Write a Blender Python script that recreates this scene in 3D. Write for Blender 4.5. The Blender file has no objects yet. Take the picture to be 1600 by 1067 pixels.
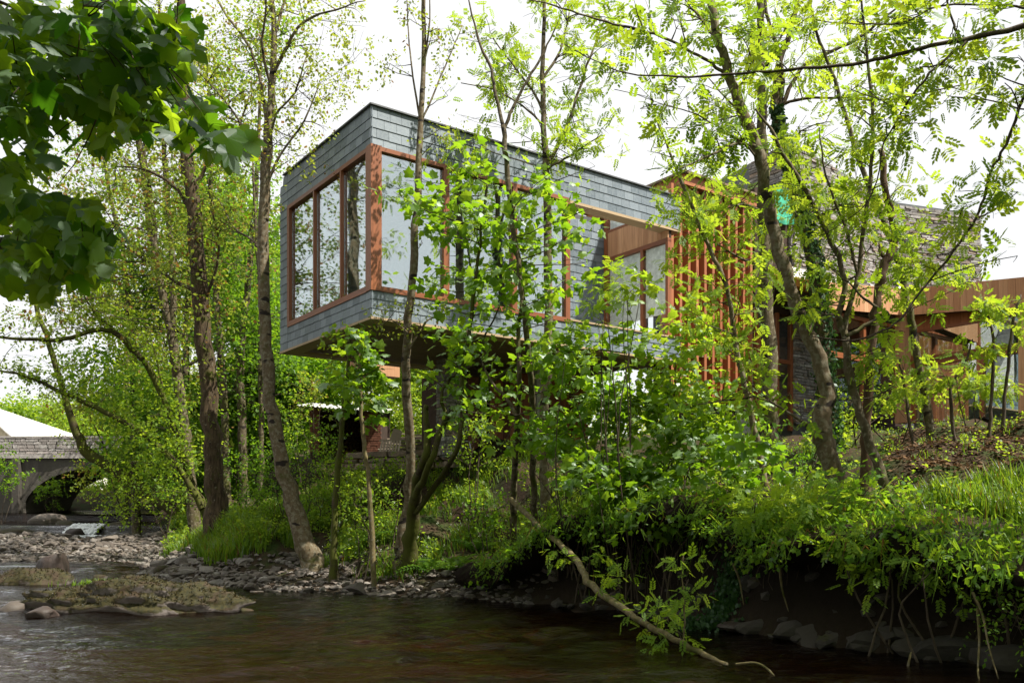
import bpy, math, random
import numpy as np
from mathutils import Vector, Matrix

random.seed(11)
RNG = np.random.default_rng(11)
scn = bpy.context.scene
COL = scn.collection

# ------------------------------------------------------------------ camera
FPX, HOR, CAMZ = 1375.0, 800.0, 1.6        # focal length and horizon in photo pixels, eye height above water
cam_d = bpy.data.cameras.new('camera')
cam = bpy.data.objects.new('camera', cam_d)
COL.objects.link(cam)
cam.location = (0, 0, CAMZ)
cam.rotation_euler = (math.pi / 2, 0, 0)
cam_d.sensor_width = 36.0
cam_d.lens = FPX / 1600.0 * 36.0
cam_d.shift_y = (HOR - 533.5) / 1600.0
cam_d.clip_end = 2000
cam_d.clip_start = 0.05
scn.camera = cam

# ------------------------------------------------------------------ sky and sun
SUN_AZ = math.atan2(0.94, -0.34)            # clockwise from +Y
SUN_EL = math.radians(57)
SUN_DIR = Vector((math.sin(SUN_AZ) * math.cos(SUN_EL), math.cos(SUN_AZ) * math.cos(SUN_EL), math.sin(SUN_EL)))
world = bpy.data.worlds.new('World')
scn.world = world
world.use_nodes = True
wn, wl = world.node_tree.nodes, world.node_tree.links
wn.clear()
w_out = wn.new('ShaderNodeOutputWorld')
w_bg = wn.new('ShaderNodeBackground')
w_bg.inputs['Strength'].default_value = 0.05
w_sky = wn.new('ShaderNodeTexSky')
w_sky.sky_type = 'NISHITA'
w_sky.sun_disc = False
w_sky.sun_elevation = SUN_EL
w_sky.sun_rotation = SUN_AZ
w_sky.dust_density = 3.0
w_tc = wn.new('ShaderNodeTexCoord')
w_map = wn.new('ShaderNodeMapping')
w_map.inputs['Scale'].default_value = (1, 1, 2.2)
w_no = wn.new('ShaderNodeTexNoise')
w_no.inputs['Scale'].default_value = 2.2
w_no.inputs['Detail'].default_value = 6
w_ramp = wn.new('ShaderNodeValToRGB')
w_ramp.color_ramp.elements[0].position = 0.36
w_ramp.color_ramp.elements[0].color = (0.86, 0.86, 0.86, 1)
w_ramp.color_ramp.elements[1].position = 0.56
w_mix = wn.new('ShaderNodeMix')
w_mix.data_type = 'RGBA'
w_mix.inputs[7].default_value = (10.3, 10.4, 10.5, 1)
wl.new(w_tc.outputs['Generated'], w_map.inputs[0])
wl.new(w_map.outputs[0], w_no.inputs['Vector'])
wl.new(w_no.outputs['Fac'], w_ramp.inputs[0])
wl.new(w_ramp.outputs[0], w_mix.inputs[0])
wl.new(w_sky.outputs[0], w_mix.inputs[6])
wl.new(w_mix.outputs[2], w_bg.inputs['Color'])
wl.new(w_bg.outputs[0], w_out.inputs[0])

sun_d = bpy.data.lights.new('sun', 'SUN')
sun_d.energy = 5.0
sun_d.angle = math.radians(0.5)
sun_d.color = (1.0, 0.94, 0.84)
sun = bpy.data.objects.new('sun', sun_d)
COL.objects.link(sun)
sun.rotation_euler = (-SUN_DIR).to_track_quat('-Z', 'Y').to_euler()

scn.view_settings.view_transform = 'Standard'
scn.view_settings.look = 'None'
scn.view_settings.gamma = 1
scn.view_settings.exposure = 1.12
scn.render.engine = 'CYCLES'
scn.cycles.use_denoising = True
scn.cycles.max_bounces = 7
scn.cycles.diffuse_bounces = 2
scn.cycles.glossy_bounces = 3
scn.cycles.transmission_bounces = 4
scn.cycles.transparent_max_bounces = 6
scn.cycles.sample_clamp_indirect = 6

# ------------------------------------------------------------------ helpers
def W(px, py, Y):
    return np.array([(px - 800.0) / FPX * Y, Y, CAMZ + (HOR - py) / FPX * Y])

def tag(o, label=None, cat=None, group=None, kind=None):
    if label: o['label'] = label
    if cat: o['category'] = cat
    if group: o['group'] = group
    if kind: o['kind'] = kind
    return o

def empty(name, loc, rz=0.0):
    o = bpy.data.objects.new(name, None)
    o.empty_display_size = 0.2
    o.location = tuple(float(c) for c in loc)
    o.rotation_euler = (0, 0, rz)
    COL.objects.link(o)
    return o

def wmat(o):
    m = Matrix.LocRotScale(o.location, o.rotation_euler, o.scale)
    return m if o.parent is None else wmat(o.parent) @ o.matrix_parent_inverse @ m

def link_mesh(name, me, parent=None, world_space=True):
    o = bpy.data.objects.new(name, me)
    COL.objects.link(o)
    if parent is not None:
        o.parent = parent
        if world_space:
            o.matrix_parent_inverse = wmat(parent).inverted()   # geometry is in world space
    return o

def np_mesh(name, V, T=None, Q=None, mat=None, rnd=None, smooth=False):
    me = bpy.data.meshes.new(name)
    V = np.asarray(V, dtype=np.float32).reshape(-1, 3)
    T = np.zeros((0, 3), np.int32) if T is None or len(T) == 0 else np.asarray(T, np.int32)
    Q = np.zeros((0, 4), np.int32) if Q is None or len(Q) == 0 else np.asarray(Q, np.int32)
    me.vertices.add(len(V))
    me.vertices.foreach_set('co', V.ravel())
    nl = T.size + Q.size
    me.loops.add(nl)
    me.loops.foreach_set('vertex_index', np.concatenate([T.ravel(), Q.ravel()]).astype(np.int32))
    npoly = len(T) + len(Q)
    me.polygons.add(npoly)
    ls = np.concatenate([np.arange(len(T)) * 3, len(T) * 3 + np.arange(len(Q)) * 4]).astype(np.int32)
    me.polygons.foreach_set('loop_start', ls)
    me.polygons.foreach_set('use_smooth', np.full(npoly, bool(smooth), dtype=bool))
    if rnd is not None:
        a = me.attributes.new('rnd', 'FLOAT', 'POINT')
        a.data.foreach_set('value', np.asarray(rnd, np.float32))
    me.update(calc_edges=True)
    if mat is not None:
        me.materials.append(mat)
    return me

class MB:
    """collects boxes, prisms and tubes into one mesh"""
    def __init__(self):
        self.V, self.T, self.Q, self.R = [], [], [], []
        self.n = 0
    def add(self, V, T=None, Q=None, r=None):
        V = np.asarray(V, float).reshape(-1, 3)
        if T is not None and len(T): self.T.append(np.asarray(T, int) + self.n)
        if Q is not None and len(Q): self.Q.append(np.asarray(Q, int) + self.n)
        self.V.append(V)
        if r is None: r = random.random()
        self.R.append(np.full(len(V), r) if np.isscalar(r) else np.asarray(r))
        self.n += len(V)
        return self
    def box(self, x0, x1, y0, y1, z0, z1, r=None):
        V = [(x0, y0, z0), (x1, y0, z0), (x1, y1, z0), (x0, y1, z0), (x0, y0, z1), (x1, y0, z1), (x1, y1, z1), (x0, y1, z1)]
        Q = [(3, 2, 1, 0), (4, 5, 6, 7), (0, 1, 5, 4), (1, 2, 6, 5), (2, 3, 7, 6), (3, 0, 4, 7)]
        return self.add(V, Q=Q, r=r)
    def hexa(self, pts, r=None):
        """8 points ordered like box()"""
        Q = [(3, 2, 1, 0), (4, 5, 6, 7), (0, 1, 5, 4), (1, 2, 6, 5), (2, 3, 7, 6), (3, 0, 4, 7)]
        return self.add(pts, Q=Q, r=r)
    def prism(self, poly, off):
        """polygon (list of 3-D points) extruded by vector off; convex fan caps"""
        n = len(poly)
        a = [np.asarray(p, float) for p in poly]
        V = a + [p + np.asarray(off, float) for p in a]
        T = [(0, i + 1, i) for i in range(1, n - 1)] + [(n, n + i, n + i + 1) for i in range(1, n - 1)]
        Q = [(i, (i + 1) % n, n + (i + 1) % n, n + i) for i in range(n)]
        return self.add(V, T=T, Q=Q)
    def tube(self, pts, rad, sides=6, cap=True, wob=0.0, r=None):
        V, Q, T = tube_arrays(pts, rad, sides, cap, wob)
        return self.add(V, T=T, Q=Q, r=r)
    def mesh(self, name, mat=None, smooth=False):
        V = np.concatenate(self.V) if self.V else np.zeros((0, 3))
        T = np.concatenate(self.T) if self.T else None
        Q = np.concatenate(self.Q) if self.Q else None
        return np_mesh(name, V, T, Q, mat, np.concatenate(self.R) if self.R else None, smooth)
    def build(self, name, mat, parent=None, smooth=False, world_space=True):
        return link_mesh(name, self.mesh(name, mat, smooth), parent, world_space)

def tube_arrays(pts, rad, sides=6, cap=True, wob=0.0):
    P = np.asarray(pts, float)
    n = len(P)
    R = np.full(n, rad) if np.isscalar(rad) else np.asarray(rad, float)
    tan = np.gradient(P, axis=0)
    tan /= np.linalg.norm(tan, axis=1)[:, None] + 1e-9
    ref = np.array([1.0, 0, 0]) if abs(tan[0][0]) < 0.8 else np.array([0, 1.0, 0])
    u = np.cross(tan[0], ref); u /= np.linalg.norm(u)
    ang = np.arange(sides) * 2 * math.pi / sides
    ca, sa = np.cos(ang), np.sin(ang)
    V = np.empty((n, sides, 3))
    for i in range(n):
        u = u - tan[i] * np.dot(u, tan[i]); u /= np.linalg.norm(u) + 1e-9
        v = np.cross(tan[i], u)
        rr = R[i] * (1 + (RNG.normal(0, wob, sides) if wob else 0))
        V[i] = P[i] + (ca * rr)[:, None] * u + (sa * rr)[:, None] * v
    k = np.arange(sides); k2 = (k + 1) % sides
    Q = []
    for i in range(n - 1):
        Q.append(np.stack([i * sides + k, i * sides + k2, (i + 1) * sides + k2, (i + 1) * sides + k], 1))
    Q = np.concatenate(Q)
    V = V.reshape(-1, 3)
    T = None
    if cap:
        V = np.concatenate([V, P[-1:]])
        c = n * sides
        T = np.stack([(n - 1) * sides + k, (n - 1) * sides + k2, np.full(sides, c)], 1)
    return V, Q, T

def spline(P, m):
    """Catmull-Rom resample of rows of P to about m points per span"""
    P = np.asarray(P, float)
    if len(P) < 3: 
        t = np.linspace(0, 1, m + 1)[:, None]
        return P[0] * (1 - t) + P[-1] * t
    A = np.concatenate([[2 * P[0] - P[1]], P, [2 * P[-1] - P[-2]]])
    out = []
    for i in range(1, len(A) - 2):
        p0, p1, p2, p3 = A[i - 1], A[i], A[i + 1], A[i + 2]
        for t in np.arange(m) / m:
            out.append(0.5 * (2 * p1 + (p2 - p0) * t + (2 * p0 - 5 * p1 + 4 * p2 - p3) * t * t + (3 * p1 - p0 - 3 * p2 + p3) * t ** 3))
    out.append(P[-1])
    return np.array(out)

# ------------------------------------------------------------------ materials
def new_mat(name):
    m = bpy.data.materials.new(name)
    m.use_nodes = True
    nt = m.node_tree
    nt.nodes.clear()
    out = nt.nodes.new('ShaderNodeOutputMaterial')
    return m, nt, out

def nd(nt, t, **kw):
    n = nt.nodes.new(t)
    for k, v in kw.items():
        if hasattr(n, k): setattr(n, k, v)
        else: n.inputs[k.replace('_', ' ')].default_value = v
    return n

def mixc(nt, fac, a, b):
    n = nt.nodes.new('ShaderNodeMix'); n.data_type = 'RGBA'
    for s, v in ((0, fac), (6, a), (7, b)):
        if hasattr(v, 'is_output') or isinstance(v, bpy.types.NodeSocket): nt.links.new(v, n.inputs[s])
        elif s == 0: n.inputs[0].default_value = v
        else: n.inputs[s].default_value = tuple(v) + ((1,) if len(v) == 3 else ())
    return n.outputs[2]

def ramp(nt, src, p0, p1, c0=(0, 0, 0), c1=(1, 1, 1)):
    n = nt.nodes.new('ShaderNodeValToRGB')
    n.color_ramp.elements[0].position = p0; n.color_ramp.elements[0].color = tuple(c0) + (1,)
    n.color_ramp.elements[1].position = p1; n.color_ramp.elements[1].color = tuple(c1) + (1,)
    nt.links.new(src, n.inputs[0])
    return n.outputs[0]

def noise(nt, scale, detail=4, vec=None, rough=0.55, dist=0.0):
    n = nd(nt, 'ShaderNodeTexNoise')
    n.inputs['Scale'].default_value = scale
    n.inputs['Detail'].default_value = detail
    n.inputs['Roughness'].default_value = rough
    n.inputs['Distortion'].default_value = dist
    if vec is not None: nt.links.new(vec, n.inputs['Vector'])
    return n.outputs['Fac']

def coords(nt, kind='Object', scale=(1, 1, 1)):
    tc = nd(nt, 'ShaderNodeTexCoord')
    if kind == 'World':
        g = nd(nt, 'ShaderNodeNewGeometry'); src = g.outputs['Position']
    else: src = tc.outputs[kind]
    mp = nd(nt, 'ShaderNodeMapping')
    mp.inputs['Scale'].default_value = scale
    nt.links.new(src, mp.inputs[0])
    return mp.outputs[0]

def variety(nt):
    """per-object random + per-piece 'rnd' attribute, 0..1"""
    oi = nd(nt, 'ShaderNodeObjectInfo')
    at = nd(nt, 'ShaderNodeAttribute', attribute_name='rnd')
    ad = nd(nt, 'ShaderNodeMath', operation='ADD'); fr = nd(nt, 'ShaderNodeMath', operation='FRACT')
    nt.links.new(oi.outputs['Random'], ad.inputs[0]); nt.links.new(at.outputs['Fac'], ad.inputs[1])
    nt.links.new(ad.outputs[0], fr.inputs[0])
    return fr.outputs[0]

def principled(nt, out, color, rough=0.6, spec=0.5, bump=None, bstr=0.3, bdist=0.02, metallic=0.0):
    b = nd(nt, 'ShaderNodeBsdfPrincipled')
    if isinstance(color, bpy.types.NodeSocket): nt.links.new(color, b.inputs['Base Color'])
    else: b.inputs['Base Color'].default_value = tuple(color) + (1,)
    if isinstance(rough, bpy.types.NodeSocket): nt.links.new(rough, b.inputs['Roughness'])
    else: b.inputs['Roughness'].default_value = rough
    b.inputs['Specular IOR Level'].default_value = spec
    b.inputs['Metallic'].default_value = metallic
    if bump is not None:
        bn = nd(nt, 'ShaderNodeBump')
        bn.inputs['Strength'].default_value = bstr
        bn.inputs['Distance'].default_value = bdist
        nt.links.new(bump, bn.inputs['Height'])
        nt.links.new(bn.outputs[0], b.inputs['Normal'])
    nt.links.new(b.outputs[0], out.inputs[0])
    return b

def leaf_mat(name, c0, c1, t0, t1, gloss=0.06, rough=0.4, tmix=0.45, brown=0.0):
    m, nt, out = new_mat(name)
    v = variety(nt)
    base = mixc(nt, v, c0, c1)
    tr = mixc(nt, v, t0, t1)
    if brown:
        f = ramp(nt, v, 1 - brown - 0.02, 1 - brown)
        base = mixc(nt, f, base, (0.16, 0.09, 0.025))
        tr = mixc(nt, f, tr, (0.30, 0.16, 0.03))
    d = nd(nt, 'ShaderNodeBsdfDiffuse'); nt.links.new(base, d.inputs[0])
    t = nd(nt, 'ShaderNodeBsdfTranslucent'); nt.links.new(tr, t.inputs[0])
    g = nd(nt, 'ShaderNodeBsdfGlossy'); g.inputs['Roughness'].default_value = rough + 0.12
    g.inputs['Color'].default_value = (0.9, 0.95, 1.0, 1)
    mx = nd(nt, 'ShaderNodeMixShader'); mx.inputs[0].default_value = tmix
    nt.links.new(d.outputs[0], mx.inputs[1]); nt.links.new(t.outputs[0], mx.inputs[2])
    fr = nd(nt, 'ShaderNodeFresnel'); fr.inputs[0].default_value = 1.4
    mul = nd(nt, 'ShaderNodeMath', operation='MULTIPLY_ADD'); mul.inputs[1].default_value = 0.06; mul.inputs[2].default_value = gloss * 0.12
    nt.links.new(fr.outputs[0], mul.inputs[0])
    m2 = nd(nt, 'ShaderNodeMixShader')
    nt.links.new(mul.outputs[0], m2.inputs[0]); nt.links.new(mx.outputs[0], m2.inputs[1]); nt.links.new(g.outputs[0], m2.inputs[2])
    nt.links.new(m2.outputs[0], out.inputs[0])
    return m

def bark_mat(name, c0, c1, scale=6.0, moss=0.0, lichen=0.0, scars=0.0, stretch=3.5, bstr=0.6):
    m, nt, out = new_mat(name)
    vec = coords(nt, 'World', (1, 1, 1 / stretch))
    n1 = noise(nt, scale * 2.2, 6, vec, 0.65)
    col = mixc(nt, ramp(nt, n1, 0.35, 0.65), c0, c1)
    v2 = coords(nt, 'World', (1, 1, 1))
    if lichen:
        f = ramp(nt, noise(nt, 13.0, 5, v2, 0.65), 0.62 - lichen * 0.25, 0.70 - lichen * 0.2)
        col = mixc(nt, f, col, (0.17, 0.15, 0.105))
    if scars:
        f = ramp(nt, noise(nt, 2.6, 2, coords(nt, 'World', (1, 1, 2.6)), 0.4), 0.63, 0.66)
        col = mixc(nt, f, col, (0.02, 0.015, 0.012))
    if moss:
        f = ramp(nt, noise(nt, 2.4, 5, v2, 0.65), 0.62 - moss * 0.35, 0.75 - moss * 0.3)
        col = mixc(nt, f, col, (0.055, 0.062, 0.008))
    principled(nt, out, col, 0.85, 0.2, n1, bstr, 0.03)
    return m

def stone_mat(name, cols, rough=0.85, scale=9.0, moss=None, bstr=0.5):
    m, nt, out = new_mat(name)
    v = variety(nt)
    cr = nd(nt, 'ShaderNodeValToRGB')
    el = cr.color_ramp.elements
    el[0].position = 0; el[0].color = tuple(cols[0]) + (1,)
    el[1].position = 1; el[1].color = tuple(cols[-1]) + (1,)
    for i, c in enumerate(cols[1:-1]):
        e = el.new((i + 1) / (len(cols) - 1)); e.color = tuple(c) + (1,)
    nt.links.new(v, cr.inputs[0])
    vec = coords(nt, 'World')
    n1 = noise(nt, scale, 6, vec, 0.65)
    col = mixc(nt, ramp(nt, n1, 0.3, 0.7, (0.35, 0.35, 0.35), (1, 1, 1)), (0.05, 0.045, 0.04), cr.outputs[0])
    if moss:
        g = nd(nt, 'ShaderNodeNewGeometry')
        sep = nd(nt, 'ShaderNodeSeparateXYZ'); nt.links.new(g.outputs['Normal'], sep.inputs[0])
        ad = nd(nt, 'ShaderNodeMath', operation='MULTIPLY_ADD'); ad.inputs[1].default_value = 0.35; 
        nt.links.new(sep.outputs[2], ad.inputs[0]); nt.links.new(noise(nt, 3.0, 5, vec, 0.65), ad.inputs[2])
        f = ramp(nt, ad.outputs[0], moss[0], moss[0] + 0.1)
        mc = mixc(nt, ramp(nt, noise(nt, 16, 5, vec, 0.7), 0.35, 0.65), moss[1], moss[2])
        mc = mixc(nt, ramp(nt, noise(nt, 4.5, 4, vec, 0.6), 0.48, 0.60), mc, (0.035, 0.022, 0.010))
        col = mixc(nt, f, col, mc)
    principled(nt, out, col, rough, 0.3, n1, bstr, 0.03)
    return m

def wood_mat(name, c0, c1, axis='z', rough=0.55, spec=0.35, scale=10.0):
    m, nt, out = new_mat(name)
    sc = {'z': (1, 1, 0.06), 'x': (0.06, 1, 1), 'y': (1, 0.06, 1)}[axis]
    vec = coords(nt, 'Object', sc)
    n1 = noise(nt, scale * 2, 5, vec, 0.6, 0.4)
    v = variety(nt)
    col = mixc(nt, v, c0, c1)
    col = mixc(nt, ramp(nt, n1, 0.35, 0.7, (0.0,) * 3, (0.55,) * 3), col, tuple(c * 0.55 for c in c0))
    principled(nt, out, col, rough, spec, n1, 0.12, 0.01)
    return m

M = {}
# leaves: reflectance and transmitted colour
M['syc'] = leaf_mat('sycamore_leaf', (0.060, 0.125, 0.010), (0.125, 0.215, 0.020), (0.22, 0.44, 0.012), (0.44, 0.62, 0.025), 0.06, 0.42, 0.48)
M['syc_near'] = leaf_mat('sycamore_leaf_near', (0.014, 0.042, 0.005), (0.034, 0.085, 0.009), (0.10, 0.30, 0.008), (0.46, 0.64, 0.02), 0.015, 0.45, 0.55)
M['ash'] = leaf_mat('ash_leaf', (0.075, 0.145, 0.010), (0.14, 0.215, 0.018), (0.30, 0.48, 0.015), (0.52, 0.64, 0.035), 0.04, 0.42, 0.46)
M['alder'] = leaf_mat('alder_leaf', (0.095, 0.135, 0.016), (0.155, 0.20, 0.024), (0.34, 0.44, 0.03), (0.50, 0.56, 0.05), 0.04, 0.45, 0.45, brown=0.06)
M['alder_brown'] = leaf_mat('budding_leaf', (0.06, 0.095, 0.014), (0.12, 0.155, 0.024), (0.22, 0.34, 0.025), (0.38, 0.45, 0.045), 0.04, 0.45, 0.42, brown=0.07)
M['beech'] = leaf_mat('woodland_leaf', (0.045, 0.105, 0.010), (0.095, 0.18, 0.016), (0.20, 0.42, 0.015), (0.38, 0.58, 0.02), 0.05, 0.42, 0.48)
M['pale'] = leaf_mat('shrub_leaf', (0.075, 0.145, 0.012), (0.14, 0.22, 0.02), (0.32, 0.52, 0.02), (0.54, 0.68, 0.035), 0.05, 0.4, 0.48)
M['ivy'] = leaf_mat('ivy_leaf', (0.012, 0.035, 0.01), (0.03, 0.07, 0.016), (0.03, 0.10, 0.01), (0.08, 0.18, 0.02), 0.14, 0.3, 0.2)
M['grass'] = leaf_mat('grass_blade', (0.055, 0.12, 0.010), (0.11, 0.185, 0.016), (0.20, 0.40, 0.015), (0.42, 0.54, 0.03), 0.04, 0.4, 0.4, brown=0.05)
M['fern'] = leaf_mat('fern_frond', (0.05, 0.11, 0.014), (0.09, 0.17, 0.02), (0.18, 0.38, 0.02), (0.32, 0.50, 0.03), 0.05, 0.45, 0.4)
M['litter'] = leaf_mat('leaf_litter', (0.05, 0.026, 0.012), (0.17, 0.10, 0.05), (0.06, 0.03, 0.01), (0.16, 0.08, 0.03), 0.02, 0.6, 0.15)
M['sedum'] = leaf_mat('sedum_leaf', (0.26, 0.12, 0.03), (0.34, 0.22, 0.05), (0.3, 0.16, 0.03), (0.4, 0.26, 0.05), 0.02, 0.6, 0.2)
M['moss'] = leaf_mat('moss_tuft', (0.010, 0.011, 0.002), (0.060, 0.044, 0.013), (0.02, 0.022, 0.004), (0.06, 0.048, 0.01), 0.01, 0.7, 0.2)
M['flower'] = leaf_mat('white_umbel', (0.5, 0.52, 0.42), (0.62, 0.64, 0.55), (0.5, 0.5, 0.4), (0.6, 0.6, 0.5), 0.02, 0.6, 0.3)
# bark
M['b_pale'] = bark_mat('pale_bark', (0.0750, 0.0558, 0.0308), (0.1387, 0.1046, 0.0615), 5, 0.12, 0.55, 0.6, 2.0)
M['b_grey'] = bark_mat('grey_bark', (0.0525, 0.0417, 0.0230), (0.1015, 0.0794, 0.0459), 5, 0.25, 0.4, 0.3, 2.0)
M['b_dark'] = bark_mat('dark_bark', (0.022, 0.015, 0.008), (0.095, 0.066, 0.036), 7, 0.22, 0.1, 0.0, 5.0, 1.0)
M['b_moss'] = bark_mat('mossy_bark', (0.0240, 0.0179, 0.0092), (0.0600, 0.0446, 0.0230), 6, 0.75, 0.1, 0.0, 2.0)
M['b_brown'] = bark_mat('brown_bark', (0.055, 0.032, 0.018), (0.12, 0.075, 0.045), 6, 0.1, 0.05, 0.0, 5.0)
M['b_twig'] = bark_mat('twig_bark', (0.035, 0.026, 0.018), (0.085, 0.065, 0.045), 8, 0.1, 0.0)
M['b_log'] = bark_mat('log_bark', (0.0850, 0.0672, 0.0314), (0.1700, 0.1344, 0.0627), 6, 0.3, 0.3, 0.0, 2.0)
# building
def slate():
    m, nt, out = new_mat('slate')
    v = variety(nt)
    col = mixc(nt, v, (0.064, 0.090, 0.112), (0.172, 0.208, 0.242))
    n1 = noise(nt, 16, 5, coords(nt, 'World'), 0.6)
    col = mixc(nt, ramp(nt, n1, 0.3, 0.75, (0, 0, 0), (0.35,) * 3), col, (0.24, 0.28, 0.29))
    principled(nt, out, col, ramp(nt, n1, 0.2, 0.8, (0.36,) * 3, (0.6,) * 3), 0.5, n1, 0.25, 0.01)
    return m
M['slate'] = slate()
M['frame'] = wood_mat('red_timber_frame', (0.215, 0.066, 0.022), (0.27, 0.088, 0.030), 'z', 0.42, 0.5)
M['frame_h'] = wood_mat('red_timber_rail', (0.215, 0.066, 0.022), (0.27, 0.088, 0.030), 'x', 0.42, 0.5)
M['frame_hy'] = wood_mat('red_timber_rail_side', (0.205, 0.062, 0.020), (0.25, 0.082, 0.028), 'y', 0.42, 0.5)
M['cedar'] = wood_mat('cedar_board', (0.42, 0.205, 0.10), (0.56, 0.31, 0.165), 'z', 0.6, 0.3)
M['cedar_red'] = wood_mat('red_cedar_board', (0.30, 0.10, 0.04), (0.40, 0.15, 0.065), 'z', 0.55, 0.3)
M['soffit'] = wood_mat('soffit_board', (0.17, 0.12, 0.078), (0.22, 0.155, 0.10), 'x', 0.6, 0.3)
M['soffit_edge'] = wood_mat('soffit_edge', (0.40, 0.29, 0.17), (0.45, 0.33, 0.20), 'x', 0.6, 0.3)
M['tower'] = stone_mat('tower_stone', [(0.18, 0.172, 0.17), (0.36, 0.345, 0.335), (0.26, 0.245, 0.235), (0.50, 0.49, 0.48), (0.21, 0.205, 0.205), (0.36, 0.27, 0.21), (0.32, 0.305, 0.30)])
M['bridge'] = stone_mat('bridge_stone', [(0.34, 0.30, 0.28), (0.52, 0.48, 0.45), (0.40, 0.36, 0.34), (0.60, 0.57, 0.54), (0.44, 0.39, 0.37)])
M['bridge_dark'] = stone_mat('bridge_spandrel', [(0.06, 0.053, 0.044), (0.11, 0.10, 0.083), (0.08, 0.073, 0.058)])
M['gravel'] = stone_mat('river_stone', [(0.07, 0.055, 0.044), (0.17, 0.145, 0.122), (0.11, 0.085, 0.066), (0.27, 0.245, 0.22), (0.06, 0.048, 0.038), (0.15, 0.12, 0.095)], 0.65, 10.0, (1.02, (0.05, 0.06, 0.01), (0.12, 0.10, 0.03)))
M['boulder'] = stone_mat('mossy_boulder', [(0.10, 0.082, 0.072), (0.15, 0.125, 0.115)], 0.75, 6.0, (0.48, (0.012, 0.013, 0.003), (0.044, 0.036, 0.008)), 1.0)
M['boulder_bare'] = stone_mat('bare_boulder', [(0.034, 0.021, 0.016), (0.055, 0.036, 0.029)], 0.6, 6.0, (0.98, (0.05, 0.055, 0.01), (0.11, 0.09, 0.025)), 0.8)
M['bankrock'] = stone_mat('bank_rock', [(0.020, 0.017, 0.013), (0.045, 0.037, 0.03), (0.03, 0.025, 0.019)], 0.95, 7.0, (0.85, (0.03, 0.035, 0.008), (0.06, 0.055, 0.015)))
M['terrace'] = stone_mat('terrace_wall_stone', [(0.20, 0.14, 0.10), (0.28, 0.21, 0.16), (0.24, 0.18, 0.14)])

def simple(name, c, rough=0.6, spec=0.4, metallic=0.0, nscale=8.0, namt=0.25):
    m, nt, out = new_mat(name)
    n1 = noise(nt, nscale, 5, coords(nt, 'World'), 0.6)
    col = mixc(nt, ramp(nt, n1, 0.3, 0.7), tuple(x * (1 - namt) for x in c), tuple(min(1, x * (1 + namt)) for x in c))
    principled(nt, out, col, rough, spec, n1, 0.15, 0.01, metallic)
    return m
M['concrete'] = simple('concrete', (0.34, 0.33, 0.32), 0.8, 0.2)
M['white_wall'] = simple('pale_render', (0.62, 0.60, 0.55), 0.85, 0.2)
M['cream_wall'] = simple('cream_render', (0.70, 0.60, 0.42), 0.85, 0.2)
M['pale_roof'] = simple('pale_roof', (0.58, 0.56, 0.54), 0.6, 0.4)
M['interior'] = simple('interior_plaster', (0.52, 0.52, 0.50), 0.9, 0.1)
M['interior_floor'] = simple('interior_floor', (0.22, 0.15, 0.09), 0.5, 0.3)
M['coping'] = simple('dark_metal_coping', (0.10, 0.105, 0.11), 0.45, 0.5, 0.3)
M['zinc'] = simple('corrugated_zinc', (0.50, 0.50, 0.48), 0.45, 0.5, 0.4)
M['steel'] = simple('flue_steel', (0.42, 0.45, 0.50), 0.35, 0.5, 0.8)
M['tarp'] = simple('green_tarp', (0.04, 0.36, 0.22), 0.4, 0.5)
M['dark'] = simple('dark_lining', (0.05, 0.035, 0.028), 0.9, 0.1)
M['brick'] = simple('rusty_brick', (0.13, 0.055, 0.034), 0.85, 0.2, 0, 12, 0.4)
M['plank'] = wood_mat('weathered_plank', (0.27, 0.22, 0.16), (0.40, 0.34, 0.26), 'x', 0.75, 0.2)
M['log_end'] = simple('log_wood', (0.20, 0.12, 0.06), 0.85, 0.2, 0, 20, 0.4)
M['alu'] = simple('ladder_metal', (0.55, 0.60, 0.66), 0.4, 0.5, 0.5)
M['flash'] = simple('white_flashing', (0.78, 0.77, 0.74), 0.5, 0.4)

def glass(name, refl=0.45, tint=(0.55, 0.62, 0.62)):
    m, nt, out = new_mat(name)
    g = nd(nt, 'ShaderNodeBsdfGlossy'); g.inputs['Roughness'].default_value = 0.004
    g.inputs['Color'].default_value = (0.88, 0.95, 0.97, 1)
    bn = nd(nt, 'ShaderNodeBump'); bn.inputs['Strength'].default_value = 0.03; bn.inputs['Distance'].default_value = 0.02
    nt.links.new(noise(nt, 0.9, 1, coords(nt, 'World')), bn.inputs['Height'])
    nt.links.new(bn.outputs[0], g.inputs['Normal'])
    t = nd(nt, 'ShaderNodeBsdfTransparent'); t.inputs[0].default_value = tuple(tint) + (1,)
    lw = nd(nt, 'ShaderNodeLayerWeight'); lw.inputs[0].default_value = 0.5
    pw = nd(nt, 'ShaderNodeMath', operation='POWER'); pw.inputs[1].default_value = 4.0
    nt.links.new(lw.outputs['Facing'], pw.inputs[0])
    ad = nd(nt, 'ShaderNodeMath', operation='MULTIPLY_ADD'); ad.use_clamp = True
    ad.inputs[1].default_value = 1 - refl; ad.inputs[2].default_value = refl
    nt.links.new(pw.outputs[0], ad.inputs[0])
    mx = nd(nt, 'ShaderNodeMixShader')
    nt.links.new(ad.outputs[0], mx.inputs[0]); nt.links.new(t.outputs[0], mx.inputs[1]); nt.links.new(g.outputs[0], mx.inputs[2])
    nt.links.new(mx.outputs[0], out.inputs[0])
    return m
M['glass'] = glass('coated_window_glass', 0.40, (0.8, 0.88, 0.88))
M['glass_low'] = glass('clear_window_glass', 0.05, (0.95, 0.97, 0.97))

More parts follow.
